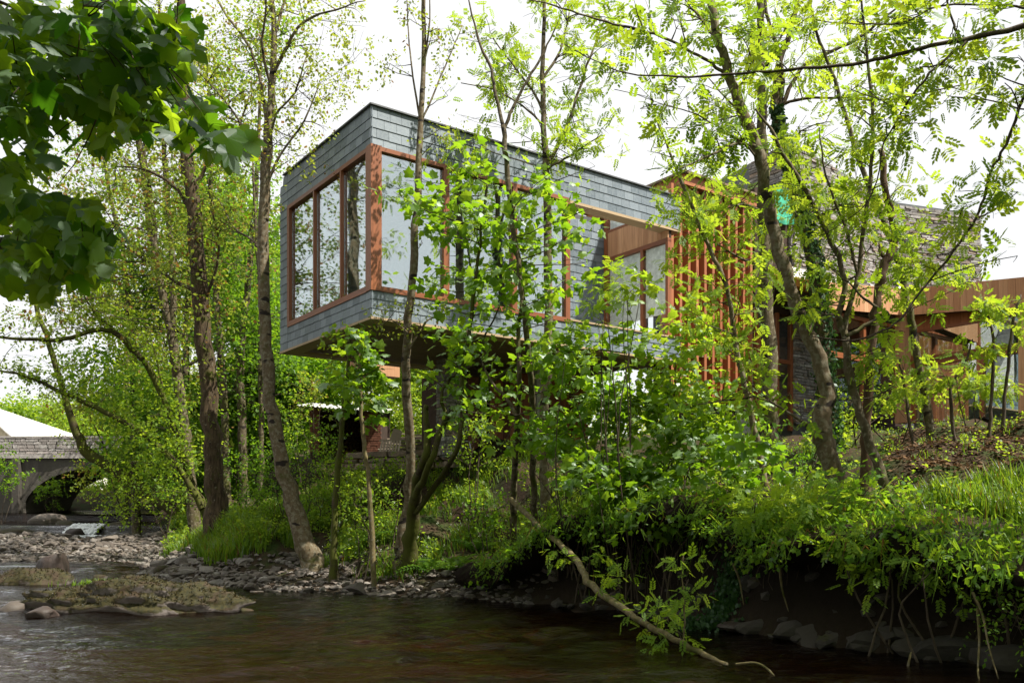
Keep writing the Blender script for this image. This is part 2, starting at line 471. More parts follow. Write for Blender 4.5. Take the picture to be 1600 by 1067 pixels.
def ground_mat():
    m, nt, out = new_mat('woodland_soil')
    vec = coords(nt, 'World')
    a = noise(nt, 1.3, 6, vec, 0.65); b = noise(nt, 14, 5, vec, 0.7)
    soil = mixc(nt, ramp(nt, b, 0.3, 0.7), (0.016, 0.010, 0.006), (0.065, 0.042, 0.024))
    green = mixc(nt, b, (0.012, 0.024, 0.005), (0.035, 0.058, 0.010))
    col = mixc(nt, ramp(nt, a, 0.46, 0.60), soil, green)
    # bare earth where the bank is steep, darkened to deepen its shade
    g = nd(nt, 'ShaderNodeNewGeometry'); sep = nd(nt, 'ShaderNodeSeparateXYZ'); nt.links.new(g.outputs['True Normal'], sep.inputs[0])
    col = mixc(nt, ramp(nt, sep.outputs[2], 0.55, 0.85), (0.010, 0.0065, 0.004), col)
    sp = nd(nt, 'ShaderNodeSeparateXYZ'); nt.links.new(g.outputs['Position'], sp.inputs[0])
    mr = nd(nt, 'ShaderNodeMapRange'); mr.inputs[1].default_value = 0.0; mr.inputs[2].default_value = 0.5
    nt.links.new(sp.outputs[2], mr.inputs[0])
    col = mixc(nt, mr.outputs[0], mixc(nt, b, (0.012, 0.008, 0.005), (0.034, 0.024, 0.014)), col)  # low part of the bank darkened too, shade put into the colour
    mb_ = nd(nt, 'ShaderNodeMapRange'); mb_.inputs[1].default_value = -0.2; mb_.inputs[2].default_value = -0.03
    nt.links.new(sp.outputs[2], mb_.inputs[0])
    col = mixc(nt, mb_.outputs[0], mixc(nt, b, (0.06, 0.036, 0.016), (0.20, 0.13, 0.06)), col)
    principled(nt, out, col, 0.95, 0.15, b, 0.7, 0.05)
    return m
M['ground'] = ground_mat()

def water_mat():
    m, nt, out = new_mat('river_water')
    vec = coords(nt, 'World', (1.0, 1.7, 1.0))
    n1 = noise(nt, 2.4, 3, vec, 0.55, 0.6)
    n2 = noise(nt, 11.0, 4, vec, 0.6, 0.3)
    amp = ramp(nt, noise(nt, 0.22, 2, coords(nt, 'World')), 0.35, 0.65, (0.35,) * 3, (1, 1, 1))
    ad = nd(nt, 'ShaderNodeMath', operation='MULTIPLY_ADD'); ad.inputs[1].default_value = 0.55
    nt.links.new(n2, ad.inputs[0]); nt.links.new(n1, ad.inputs[2])
    mu = nd(nt, 'ShaderNodeMath', operation='MULTIPLY'); nt.links.new(ad.outputs[0], mu.inputs[0]); nt.links.new(amp, mu.inputs[1])
    bn = nd(nt, 'ShaderNodeBump'); bn.inputs['Strength'].default_value = 1.0; bn.inputs['Distance'].default_value = 0.05
    nt.links.new(mu.outputs[0], bn.inputs['Height'])
    g = nd(nt, 'ShaderNodeBsdfGlossy'); g.inputs['Roughness'].default_value = 0.03
    nt.links.new(bn.outputs[0], g.inputs['Normal'])
    t = nd(nt, 'ShaderNodeBsdfTransparent'); t.inputs[0].default_value = (0.34, 0.155, 0.035, 1)
    d = nd(nt, 'ShaderNodeBsdfDiffuse'); d.inputs[0].default_value = (0.006, 0.003, 0.001, 1)
    m1 = nd(nt, 'ShaderNodeMixShader'); m1.inputs[0].default_value = 0.25
    nt.links.new(t.outputs[0], m1.inputs[1]); nt.links.new(d.outputs[0], m1.inputs[2])
    fr = nd(nt, 'ShaderNodeFresnel'); fr.inputs[0].default_value = 1.33; nt.links.new(bn.outputs[0], fr.inputs[1])
    mx = nd(nt, 'ShaderNodeMixShader')
    nt.links.new(fr.outputs[0], mx.inputs[0]); nt.links.new(m1.outputs[0], mx.inputs[1]); nt.links.new(g.outputs[0], mx.inputs[2])
    nt.links.new(mx.outputs[0], out.inputs[0])
    return m
M['water'] = water_mat()
M['foam'] = simple('white_water', (0.80, 0.82, 0.84), 0.5, 0.4, 0, 9, 0.12)

# ------------------------------------------------------------------ terrain
D_SAMP = np.array([0, .15, .35, .7, 1.2, 2, 3.5, 5, 6.5, 8, 12, 20, 40, 90, 400], float)
BANK = [  # (x, y) of the waterline, then heights at D_SAMP (right bank, seen from the camera)
    ((30, -9),   [0, .5, 1.0, 1.35, 1.45, 1.6, 2.0, 2.4, 2.9, 3.4, 4.4, 5.3, 6.5, 9, 20]),
    ((12, 3),    [0, .5, 1.0, 1.35, 1.45, 1.6, 2.0, 2.4, 2.9, 3.4, 4.4, 5.3, 6.5, 9, 20]),
    ((5.2, 9.0), [0, .5, 1.0, 1.35, 1.45, 1.6, 2.0, 2.4, 2.9, 3.4, 4.4, 5.3, 6.5, 9, 20]),
    ((3.3, 11.3), [0, .4, .95, 1.3, 1.45, 1.65, 2.05, 2.45, 2.9, 3.35, 4.3, 5.2, 6.5, 9, 20]),
    ((2.1, 13.8), [0, .15, .9, 1.55, 1.72, 1.85, 2.2, 2.5, 2.8, 3.05, 3.6, 4.6, 6.0, 9, 20]),
    ((.2, 15.6), [0, .08, .4, 1.0, 1.4, 1.7, 2.1, 2.6, 3.0, 3.2, 3.5, 4.2, 5.6, 8, 18]),
    ((-1.2, 16.6), [0, .04, .08, .18, .45, 1.0, 1.9, 2.8, 3.28, 3.35, 3.5, 4.0, 5.2, 8, 18]),
    ((-3.8, 17.6), [0, .03, .06, .13, .26, .72, 1.5, 2.6, 3.25, 3.4, 3.6, 4.0, 5, 8, 18]),
    ((-6.4, 19.1), [0, .04, .09, .2, .4, .75, 1.4, 2.4, 3.05, 3.3, 3.6, 4.0, 5, 8, 18]),
    ((-8.7, 21.0), [0, .05, .11, .24, .5, 1.05, 1.6, 2.1, 2.6, 3.0, 3.6, 4.0, 5, 8, 18]),
    ((-11.1, 27), [0, .06, .14, .3, .55, 1.0, 1.5, 1.9, 2.3, 2.7, 3.4, 4.0, 5, 8, 18]),
    ((-12.6, 31.5), [0, .2, .4, .6, .8, 1.0, 1.4, 1.7, 2.0, 2.3, 3.2, 4.0, 5, 8, 18]),
    ((-15, 39), [0, .6, .9, 1.2, 1.5, 1.8, 2.2, 2.5, 2.8, 3.0, 3.6, 4.2, 5, 8, 18]),
    ((-18, 47), [0, 1.0, 1.6, 2.0, 2.3, 2.6, 3.0, 3.3, 3.6, 3.8, 4.2, 4.8, 6, 9, 20]),
    ((-22, 62), [0, 1.2, 2.0, 2.4, 2.8, 3.2, 3.6, 4.0, 4.4, 4.8, 5.4, 6.4, 8, 12, 26]),
    ((-30, 110), [0, 1.5, 2.5, 3, 3.4, 3.8, 4.6, 5.0, 5.4, 5.8, 6.6, 8, 11, 16, 30]),
    ((-30, 300), [0, 1.5, 2.5, 3, 3.4, 3.8, 4.6, 5.0, 5.4, 5.8, 6.6, 8, 11, 16, 30]),
]
LEFT = [(-9, -9), (-10, 3), (-13, 12), (-20, 27), (-26, 38), (-29.5, 47), (-33, 60), (-48, 110), (-60, 300)]
LPROF = [0, .3, .6, .9, 1.2, 1.6, 2.0, 2.4, 2.7, 3.0, 3.4, 4, 5, 7, 16]

def poly_dist(pts, X, Y):
    best = np.full(X.shape, 1e9); side = np.zeros(X.shape); u = np.zeros(X.shape)
    for i in range(len(pts) - 1):
        ax, ay = pts[i]; bx, by = pts[i + 1]
        dx, dy = bx - ax, by - ay
        t = np.clip(((X - ax) * dx + (Y - ay) * dy) / (dx * dx + dy * dy), 0, 1)
        d = np.hypot(X - ax - t * dx, Y - ay - t * dy)
        s = dx * (Y - ay) - dy * (X - ax)
        k = d < best
        best = np.where(k, d, best); side = np.where(k, s, side); u = np.where(k, i + t, u)
    return best, side, u

BP = [b[0] for b in BANK]; BZ = np.array([b[1] for b in BANK], float)

def prof(rows, d):
    idx = np.clip(np.searchsorted(D_SAMP, d) - 1, 0, len(D_SAMP) - 2)
    f = np.clip((d - D_SAMP[idx]) / (D_SAMP[idx + 1] - D_SAMP[idx]), 0, 1)
    n = np.arange(len(d))
    return rows[n, idx] * (1 - f) + rows[n, idx + 1] * f

def bank_d(X, Y):
    X = np.atleast_1d(np.asarray(X, float)); Y = np.atleast_1d(np.asarray(Y, float))
    d, s, u = poly_dist(BP, X.ravel(), Y.ravel())
    return np.where(s < 0, d, -d).reshape(X.shape)     # positive inland of the right bank

def water_z(Y):
    return np.interp(Y, [31, 32.5, 38.2, 38.8, 43, 44, 49, 60, 110, 300], [0, .55, .6, 1.02, 1.1, 1.5, 1.62, 2.0, 3.5, 9])

def gz(X, Y):
    X = np.atleast_1d(np.asarray(X, float)); Y = np.atleast_1d(np.asarray(Y, float))
    shp = X.shape; x = X.ravel(); y = Y.ravel()
    wz = water_z(y)
    d, s, u = poly_dist(BP, x, y)
    dr = np.where(s < 0, d, -d)
    i = np.clip(u.astype(int), 0, len(BP) - 2); f = (u - i)[:, None]
    rows = BZ[i] * (1 - f) + BZ[i + 1] * f
    base = np.where(y > 31, wz, 0)
    zr = np.where(dr > 0, prof(rows, np.maximum(dr, 0)) + base * np.clip(1 - dr / 20, 0, 1), -0.9)
    d2, s2, u2 = poly_dist(LEFT, x, y)
    dl = np.where(s2 > 0, d2, -d2)
    zl = np.where(dl > 0, prof(np.tile(np.array(LPROF, float), (len(x), 1)), np.maximum(dl, 0)) + base, -0.9)
    bed = wz - np.clip(np.minimum(-dr, -dl) * 0.3, 0, 0.55) + np.clip((y - 50) * .35, 0, 1.6)
    z = np.maximum(np.maximum(zr, zl), bed)
    # gravel bar across the channel, and the near bank behind the camera
    bar = np.interp(y, [26.5, 28.5, 30, 31.5, 33, 33.8, 35], [-.6, -0.02, .16, .42, .66, .66, .2]) + 0.05 * np.sin(x * 1.3) + 0.04 * np.sin(x * 2.9 + y)
    z = np.where((x > -24) & (x < -7), np.maximum(z, bar), z)
    z = np.maximum(z, np.minimum((1.5 - y) * 0.12, 3) - 0.05)
    amp = np.clip((z - wz) * 0.25, 0, 0.12)
    z = z + amp * (np.sin(x * 1.7 + y * .6) + np.sin(x * .9 - y * 2.1 + 1.3) + .7 * np.sin(x * 4.3 + y * 3.1)) * np.where(dr > 0.8, 1, .3)
    return z.reshape(shp)

def gz1(x, y): return float(gz(np.array([x]), np.array([y]))[0])

def axis(dense0, dense1, step, lo, hi, grow=1.18):
    a = list(np.arange(dense0, dense1, step)); s = step; v = dense1
    while v < hi: a.append(v); s *= grow; v += s
    a.append(hi); s = step; v = dense0 - step; b = []
    while v > lo: b.append(v); s *= grow; v -= s
    b.append(lo)
    return np.array(b[::-1] + a)
gx = axis(-12, 9, 0.16, -420, 420); gy = axis(7, 34, 0.2, -120, 600)
XX, YY = np.meshgrid(gx, gy)
ZZ = gz(XX, YY)
nx_, ny_ = len(gx), len(gy)
ii = np.arange(ny_ - 1)[:, None] * nx_ + np.arange(nx_ - 1)[None, :]
Qg = np.stack([ii, ii + 1, ii + nx_ + 1, ii + nx_], -1).reshape(-1, 4)
ground = link_mesh('ground', np_mesh('ground', np.stack([XX, YY, ZZ], -1).reshape(-1, 3), Q=Qg, mat=M['ground'], smooth=True))
tag(ground, 'brown woodland bank and riverbed sloping down to the river', kind='structure')

# river surface: real ripples near, coarse grid far away
wx = axis(-11, 7, 0.07, -70, 40, 1.25)
wy = np.concatenate([np.arange(-25, 6.5, .7), np.arange(6.5, 17.5, .06), np.arange(17.5, 31, .12), np.arange(31, 52, .25), np.arange(52, 121, 2)])
WX, WY = np.meshgrid(wx, wy)
WZ = water_z(WY)
wr = np.random.default_rng(12)
near = np.clip((31 - WY) / 4, 0, 1) * np.clip((WY - 4) / 3, 0, 1)
patch = .55 + .45 * np.sin(WX * .55 + WY * .31 + 1) * np.sin(WY * .42 - WX * .2) + .35 * np.sin(WX * 1.3 - WY * .9)
patch = np.clip(patch, .12, 1.5)
rip = np.zeros_like(WX)
for k in range(46):
    lam = .20 * (1.9 / .20) ** wr.random(); an = wr.normal(math.radians(100), .75)
    kk = 2 * math.pi / lam
    rip += .0060 * lam ** 1.0 * np.sin(kk * (WX * math.cos(an) + WY * math.sin(an)) + wr.uniform(0, 6.28) + .8 * np.sin(WX * .7 + WY * .5 + k))
WZ = WZ + rip * near * patch
riff = np.exp(-((WX + 1.6) / 2.6) ** 2 - ((WY - 10.5) / 2.8) ** 2) + np.exp(-((WX + 5.0) / 2.2) ** 2 - ((WY - 10.0) / 2.4) ** 2) + .8 * np.exp(-((WX + 3.5) / 2.0) ** 2 - ((WY - 16.0) / 1.0) ** 2)
fine = np.zeros_like(WX)
for k in range(30):
    lam = .17 * (.5 / .17) ** wr.random(); an = wr.normal(math.radians(95), .5); kk = 2 * math.pi / lam
    fine += .0052 * lam * np.sin(kk * (WX * math.cos(an) + WY * math.sin(an)) + wr.uniform(0, 6.28) + 1.3 * np.sin(WX * 1.7 + WY * .9 + k))
WZ = WZ + fine * np.clip(riff, 0, 1.2)
WZ = WZ + np.where(WY > 33, 0.02 * np.sin(WX * 3 + WY * 2) + .02 * np.sin(WX * 7.1 - WY * 1.4), 0)
n_, m_ = len(wx), len(wy)
ii = np.arange(m_ - 1)[:, None] * n_ + np.arange(n_ - 1)[None, :]
river = link_mesh('river', np_mesh('river', np.stack([WX, WY, WZ], -1).reshape(-1, 3), Q=np.stack([ii, ii + 1, ii + n_ + 1, ii + n_], -1).reshape(-1, 4), mat=M['water'], smooth=True))
tag(river, 'dark brown rippled river water', kind='structure')

# ------------------------------------------------------------------ rocks
def ico(sub=1):
    import bmesh
    bm = bmesh.new(); bmesh.ops.create_icosphere(bm, subdivisions=sub, radius=1.0)
    V = np.array([v.co[:] for v in bm.verts]); T = np.array([[v.index for v in f.verts] for f in bm.faces]); bm.free()
    return V, T
ICO1, ICO2, ICO3, ICO4, ICO5 = ico(1), ico(2), ico(3), ico(4), ico(5)

def lump(V, seed, amt=0.25, freq=1.3):
    r = np.random.default_rng(seed)
    out = np.ones(len(V))
    for o in range(4):
        fq = freq * 1.9 ** o; am = amt / 1.8 ** o
        for _ in range(3):
            k = r.normal(0, 1, 3) * fq; p = r.uniform(0, 6.28)
            out = out + am / 1.7 * np.sin(V @ k + p)
    return V * out[:, None]

def facet(V, seed, cuts=7, lo=0.55, hi=0.85):
    """slice the sphere by random planes: slabby, angular stone"""
    r = np.random.default_rng(seed); V = V.copy()
    for _ in range(cuts):
        n = r.normal(0, 1, 3); n /= np.linalg.norm(n); h = r.uniform(lo, hi)
        d = V @ n - h
        V = np.where((d > 0)[:, None], V - n * d[:, None], V)
    return V

def rock_thing(name, label, px0, px1, Y, height, mat, depth=None, seed=1, sub=ICO4, base=0.0, amt=0.18, freq=1.3, flat=0.35, cat='rock', tilt=0.0, moss=0, cuts=6):
    x0, x1 = (px0 - 800) / FPX * Y, (px1 - 800) / FPX * Y
    hx = (x1 - x0) / 2; hy = depth / 2 if depth else hx * 0.6
    V = facet(sub[0], seed, cuts, 0.6, 0.9)
    V = lump(V, seed + 5, amt, freq)
    V[:, 2] = np.sign(V[:, 2]) * np.abs(V[:, 2]) ** (1 - flat)
    V = V * np.array([hx, hy, height * 1.15])
    V[:, 2] += V[:, 0] * tilt
    V = V + np.array([(x0 + x1) / 2, Y + hy, base - height * 0.12])
    o = link_mesh(name, np_mesh(name, V, T=sub[1], mat=mat, smooth=True))
    if moss:                                   # cushions of moss on the upper side
        r = np.random.default_rng(seed); me = o.data
        nv = np.zeros(len(V) * 3, np.float32); me.vertices.foreach_get('normal', nv); nv = nv.reshape(-1, 3)
        up = np.where((nv[:, 2] > .35) & (V[:, 2] > base + height * .25))[0]
        if len(up):
            k = r.choice(up, moss); P = V[k] + r.normal(0, .02, (moss, 3)) * [1, 1, .2]
            az = r.uniform(0, 6.28, moss); s_ = np.stack([np.cos(az), np.sin(az), np.zeros(moss)], 1) * r.uniform(.006, .014, moss)[:, None]
            e = P + nv[k] * r.uniform(.006, .022, moss)[:, None] + r.normal(0, .015, (moss, 3))
            mv = np.stack([P - s_, P + s_, e], 1).reshape(-1, 3)
            tag(link_mesh('moss', np_mesh('moss', mv, T=np.arange(moss * 3).reshape(-1, 3), mat=M['moss'], rnd=np.repeat(r.random(moss), 3)), o), kind='stuff')
    return tag(o, label, cat)

# turf lip overhanging the shaded bank
def turf_lip():
    r = np.random.default_rng(6); secs = []
    for i in range(1, 6):
        a, b = np.array(BP[i], float), np.array(BP[i + 1], float)
        L = np.linalg.norm(b - a); m = max(2, int(L / .14))
        for k in range(m): secs.append((a + (b - a) * k / m, i + k / m))
    pts = np.array([s_[0] for s_ in secs]); n = len(pts)
    for _ in range(6): pts[1:-1] = (pts[:-2] + pts[1:-1] * 2 + pts[2:]) / 4
    tan = np.gradient(pts, axis=0); tan /= np.linalg.norm(tan, axis=1)[:, None]
    nrm_ = np.stack([tan[:, 1], -tan[:, 0]], 1)          # inland
    s_ = np.arange(n) * .14
    out = .30 + .14 * np.sin(s_ * .9) + .12 * np.sin(s_ * 2.3 + 1) + .05 * np.sin(s_ * 5.1) + r.normal(0, .06, n)
    fade = np.clip(np.minimum(np.arange(n), n - 1 - np.arange(n)) / 14, 0, 1); out *= fade
    V = []
    for j, (d, dz) in enumerate([(1.35, .03), (.7, .05), (.15, 0), (-.5, -.07), (-1.0, -.16), (-.95, -.26), (-.3, -.36), (.5, -.48)]):
        dd = np.where(d > 0, d, d * out)
        q = pts + nrm_ * (dd + r.normal(0, .03, n))[:, None]
        qi = pts + nrm_ * 1.15
        zt = gz(qi[:, 0], qi[:, 1])
        z = (gz(q[:, 0], q[:, 1]) + .03 if d > 1 else zt + dz - .06 + r.normal(0, .035, n) - (.12 * np.sin(s_ * 1.7) ** 2 if j in (4, 5) else 0))
        V.append(np.column_stack([q, z]))
    V = np.stack(V, 1); K = V.shape[1]
    ii = np.arange(n - 1)[:, None] * K + np.arange(K - 1)[None, :]
    o = link_mesh('bank_edge', np_mesh('bank_edge', V.reshape(-1, 3), Q=np.stack([ii, ii + 1, ii + K + 1, ii + K], -1).reshape(-1, 4), mat=M['ground'], smooth=True))
    tag(o, 'undercut turf edge overhanging the shaded bank', kind='structure')
    units = [np_mesh('stone', lump(facet(ICO1[0], 500 + k, 6, .5, .85), 520 + k, .12), T=ICO1[1], mat=M['bankrock']) for k in range(7)]
    for k in range(150):
        i = int(r.integers(8, n - 8)); d = r.uniform(-.1, .32); q = pts[i] + nrm_[i] * d
        o2 = link_mesh('stone', units[k % 7], o, False)
        z = float(gz(np.array([q[0]]), np.array([q[1]]))[0]) * r.uniform(.4, 1.0)
        s1 = r.uniform(.06, .17)
        o2.location = (q[0], q[1], max(z, .03)); o2.scale = (s1 * r.uniform(1, 1.7), s1, s1 * r.uniform(.5, .8)); o2.rotation_euler = (r.normal(0, .2), r.normal(0, .2), r.uniform(0, 6.28))
    return V, nrm_
LIP, LIPN = turf_lip()

rock_thing('mossy_rock', 'long low moss-covered rock island in the river foreground', 14, 366, 13.8, 0.46, M['boulder'], 1.15, 21, ICO5, amt=0.15, freq=3.8, flat=0.2, moss=9000, cuts=1)
rock_thing('flat_stone', 'flat bare stone at the water edge of the mossy island, far left', -12, 45, 14.0, 0.17, M['gravel'], 0.7, 25, ICO3)
rock_thing('flat_stone', 'small wet stone slab in front of the mossy island', 28, 82, 13.4, 0.13, M['boulder_bare'], 0.5, 27, ICO3)
rock_thing('boulder', 'dark pointed brown boulder standing in the river at left', 33, 99, 22.6, 0.66, M['boulder_bare'], 1.0, 38, ICO3, amt=0.04, flat=0.0, tilt=0.35, cuts=12)
rock_thing('low_rock', 'low moss-topped rock in front of the dark pointed boulder', -25, 98, 19.4, 0.30, M['boulder'], 1.0, 37, amt=0.14, freq=3.4, flat=0.15, moss=2500, cuts=2)
rock_thing('low_rock', 'dark mossy rock at the tip of the gravel bar', 226, 262, 22.0, 0.28, M['boulder'], 0.8, 41, ICO3)
rock_thing('low_rock', 'long mossy rock lying along the gravel bar edge', 240, 312, 21.2, 0.22, M['boulder'], 0.9, 43, ICO3, base=0.05)
rock_thing('river_stone', 'lone stone breaking the water beside the gravel bar', 140, 162, 20.6, 0.13, M['boulder'], 0.35, 45, ICO2)
rock_thing('boulder', 'dark wet boulder below the little waterfall', 93, 132, 37.0, 0.34, M['boulder_bare'], 0.8, 47, ICO3, base=.55)
rock_thing('rock_slab', 'pale pink bedrock slab below the bridge arch', 18, 75, 40.5, 0.55, M['gravel'], 3.0, 49, ICO3, base=.9)
rock_thing('rock_slab', 'yellow mossy rock slab left of the waterfall', 70, 112, 39.2, 0.42, M['boulder'], 1.4, 51, ICO3, base=.8)
rock_thing('rock_slab', 'brown mossy rock slab right of the waterfall', 153, 200, 39.0, 0.40, M['boulder'], 1.6, 53, ICO3, base=.75)
rock_thing('rock_slab', 'low mossy ledge on the far left shore', -30, 40, 36.0, 0.30, M['boulder'], 1.6, 55, ICO3, base=.55)

# waterfall: a torn curtain of white water over the ledge
fr_ = np.random.default_rng(3); fall = MB()
for k in range(420):
    t = fr_.random(); x = W(fr_.uniform(108, 158), 0, 38.5)[0]
    c = np.array([x, 38.9 - 1.1 * t, 1.05 - .02 * t - .44 * t ** 1.5 + fr_.normal(0, .015)]); s1 = fr_.uniform(.03, .10)
    fall.add(lump(ICO1[0], k, .25) * np.array([s1, s1 * 1.3, s1 * .7]) + c, T=ICO1[1])
for k in range(120):
    c = np.array([W(fr_.uniform(60, 190), 0, 38)[0], fr_.uniform(35.2, 37.9), .60])
    fall.add(lump(ICO1[0], k, .3) * np.array([fr_.uniform(.05, .3), fr_.uniform(.04, .1), .03]) + c, T=ICO1[1])
tag(fall.build('waterfall', M['foam'], None, True), 'white water tumbling over a small rock ledge below the bridge', 'waterfall', kind='stuff')

# gravel bar: 300 stones of their own, the rest joined
def gravel():
    bar = empty('gravel_bar', (-8, 22, 0))
    tag(bar, 'grey gravel bar along the foot of the bank', kind='structure')
    units = []
    for k in range(14):
        V = lump(facet(ICO2[0] if k < 5 else ICO1[0], 100 + k, 7, .45, .8), 200 + k, .1)
        units.append((V, (ICO2 if k < 5 else ICO1)[1]))
    ent = []
    r = np.random.default_rng(5)
    while len(ent) < 6500:
        X = r.uniform(-25, 1.6, 4000); Y = r.uniform(15.4, 36.5, 4000)
        d = bank_d(X, Y); z = gz(X, Y); wz = water_z(Y)
        # the shingle: near beach plus the bar
        lim = np.interp(X, [-9, -7, -4, -2, 0, 1.6], [6, 5.2, 2.6, 1.7, 1.0, .6])
        ok = (z > wz - 0.13) & (((d > -1.0) & (d < lim)) | ((Y > 26) & (Y < 34.6) & (X < -8) & (z < 0.9))) & (d < 6)
        px = 800 + X / Y * FPX
        ok &= (px > -40) & ((z < 0.62) | (Y > 29)) & (z < 0.78)
        for a, b, c in zip(X[ok], Y[ok], z[ok]):
            s = 0.042 + 0.075 * r.random() ** 2.4 + (0.14 * r.random() if r.random() < 0.05 else 0)
            s *= np.interp(b, [16, 34], [1.0, 1.45])
            ent.append((a, b, c, s))
    ent = ent[:6500]
    ent.sort(key=lambda e: -e[3] / e[1])
    meshes = [np_mesh('river_stone', V, T=T, mat=M['gravel']) for V, T in units]
    rest = MB()
    for i, (x, y, z, s) in enumerate(ent):
        k = i % len(units)
        sc = (s * random.uniform(.9, 1.6), s * random.uniform(.7, 1.2), s * random.uniform(.35, .7))
        a = random.uniform(0, 6.28); tl = random.uniform(-.3, .3)
        if i < 300:
            o = link_mesh('stone', meshes[k], bar, False)
            o.location = (x + 8, y - 22, z + sc[2] * .35); o.scale = sc; o.rotation_euler = (tl, tl * .5, a)
        else:
            V, T = units[5 + k % 9]
            V = V * np.array(sc); ca, sa = math.cos(a), math.sin(a)
            V = V @ np.array([[ca, sa, 0], [-sa, ca, 0], [0, 0, 1]]); V[:, 2] += V[:, 0] * tl
            rest.add(V + np.array([x, y, z + sc[2] * .3]), T=T)
    tag(rest.build('small_gravel', M['gravel'], bar), kind='stuff')
gravel()

# dark rocks, roots at the foot of the shaded right bank
def bank_rocks():
    grp = 'rocks at the foot of the shaded bank'
    spots = [(1085, 12.9, .25), (1140, 12.3, .22), (1195, 11.7, .3), (1240, 11.2, .28), (1290, 10.9, .34), (1345, 10.6, .26), (1400, 10.3, .36), (1455, 9.9, .3), (1510, 9.6, .38), (1575, 9.2, .36)]
    ordn = ['first', 'second', 'third', 'fourth', 'fifth', 'sixth', 'seventh', 'eighth', 'ninth', 'last']
    for i, (px, Y, s) in enumerate(spots):
        x = (px - 800) / FPX * Y
        V = lump(facet(ICO3[0], 300 + i, 7, .5, .85), 310 + i, .1) * np.array([s * 1.5, s, s * .62]) + np.array([x, Y, .06])
        o = link_mesh('bank_rock', np_mesh('bank_rock', V, T=ICO3[1], mat=M['bankrock'], smooth=False))
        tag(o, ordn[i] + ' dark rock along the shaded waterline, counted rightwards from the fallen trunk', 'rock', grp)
    # flat stone ledge in the hollow
    mb = MB()
    for i, (px, py, Y, w) in enumerate([(1170, 985, 11.9, .45), (1230, 990, 11.5, .6), (1120, 978, 12.5, .4)]):
        p = W(px, py, Y)
        mb.add(facet(ICO2[0], 330 + i, 6, .5, .8) * np.array([w, .3, .08]) + np.array([p[0], p[1], .06]), T=ICO2[1])
    tag(mb.build('stone_ledge', M['boulder_bare']), 'pale flat stone ledge at the waterline under the dark hollow', 'stone ledge')
    # old masonry block let into the bank
    p = W(1232, 868, 11.55)
    mb = MB(); mb.box(p[0] - .26, p[0] + .26, p[1] - .12, p[1] + .5, p[2] - .16, p[2] + .14)
    tag(mb.build('stone_block', M['bankrock']), 'squared grey stone block jutting from the shaded bank', 'stone block')
bank_rocks()

# ------------------------------------------------------------------ the house
CX, CY = -2.816, 17.6
ANG = math.atan2(0.5883, 0.8087)
CA, SA = math.cos(ANG), math.sin(ANG)
def HW(s, d, z): return np.array([CX + s * CA - d * SA, CY + s * SA + d * CA, z])
house = empty('house', (CX, CY, 0), ANG)
tag(house, 'modern cantilevered house of slate, red timber and large windows above the river', 'house')
def hp(name, mat, parent=None, smooth=False):
    mb = MB()
    mb.done = lambda: mb.build(name, mat, parent or house, smooth, world_space=False)
    return mb
def hbox(name, mat, *b, parent=None):
    mb = MB(); mb.box(*b)
    return mb.build(name, mat, parent or house, False, False)

ZB, ZT, W0, W1 = 5.52, 9.75, 6.10, 8.92
LEN, DEP = 8.9, 4.89
def score(c):
    p = HW(*c); px = 800 + p[0] / p[1] * FPX; py = HOR - (p[2] - CAMZ) / p[1] * FPX
    return (px, py, p[1])

UNIT_BOX = MB().box(-.5, .5, -.5, .5, -.5, .5)
def unit_slate():
    # a wedge: lower edge stands proud
    V = [(-.5, -.15, -.5), (.5, -.15, -.5), (.5, .5, -.5), (-.5, .5, -.5), (-.5, .28, .5), (.5, .28, .5), (.5, .5, .5), (-.5, .5, .5)]
    Q = [(3, 2, 1, 0), (4, 5, 6, 7), (0, 1, 5, 4), (1, 2, 6, 5), (2, 3, 7, 6), (3, 0, 4, 7)]
    return np.array(V, float), np.array(Q)
SLV, SLQ = unit_slate()

def slate_entries(face, u0, u1, z0, z1, courses, w, plane, parent, chamfer=None):
    """face 'r': along x at y = plane, facing -y; face 'l': along y at x = plane, facing -x"""
    out = []
    h = (z1 - z0) / courses
    for c in range(courses):
        u = u0 - (w * 0.5 if c % 2 else 0)
        while u < u1 - 0.01:
            ww = w * random.uniform(.92, 1.08)
            a, b = max(u, u0), min(u + ww, u1)
            if u1 - b < 0.07: b = u1
            u = b if b < u1 else u1
            if b - a < .04: continue
            zc = z0 + (c + .5) * h
            if chamfer and (a + b) / 2 > chamfer[0] and zc > chamfer[1] - ((a + b) / 2 - chamfer[0]) * chamfer[2]: continue
            g = 0.006
            jit = random.uniform(-.004, .004)
            out.append(dict(face=face, c=((a + b) / 2, zc + jit), w=b - a - g, h=h + 0.03, plane=plane, parent=parent))
    return out

ent = []
band_ur = hbox('upper_slate_band', M['coping'], 0.03, LEN, 0.035, 0.35, W1, ZT)
band_lr = hbox('lower_slate_band', M['coping'], 0.03, LEN, 0.035, 0.35, ZB + .01, W0)
mb = hp('upper_slate_band_side', M['coping'])
mb.prism([(0.035, 0.35, W1), (0.035, DEP - .03, W1 - 3.4), (0.035, DEP - .03, ZT - .36), (0.035, DEP - .24, ZT - .03), (0.035, 0.35, ZT - .03)][0:0] or [(0.035, 0.35, W1), (0.035, 4.39, W1), (0.035, 4.39, ZT), (0.035, 0.35, ZT)], (0.3, 0, 0))
band_ul = mb.done()
band_ll = hbox('lower_slate_band_side', M['coping'], 0.035, .35, .35, 4.39, ZB + .01, W0)
mb = hp('slate_end_wall', M['coping'])
mb.prism([(0.035, 4.39, ZB + .01), (0.035, DEP - .02, ZB + .01), (0.035, DEP - .02, ZT - .42), (0.035, DEP - .24, ZT - .02), (0.035, 4.39, ZT - .02)], (0.3, 0, 0))
band_jl = mb.done()
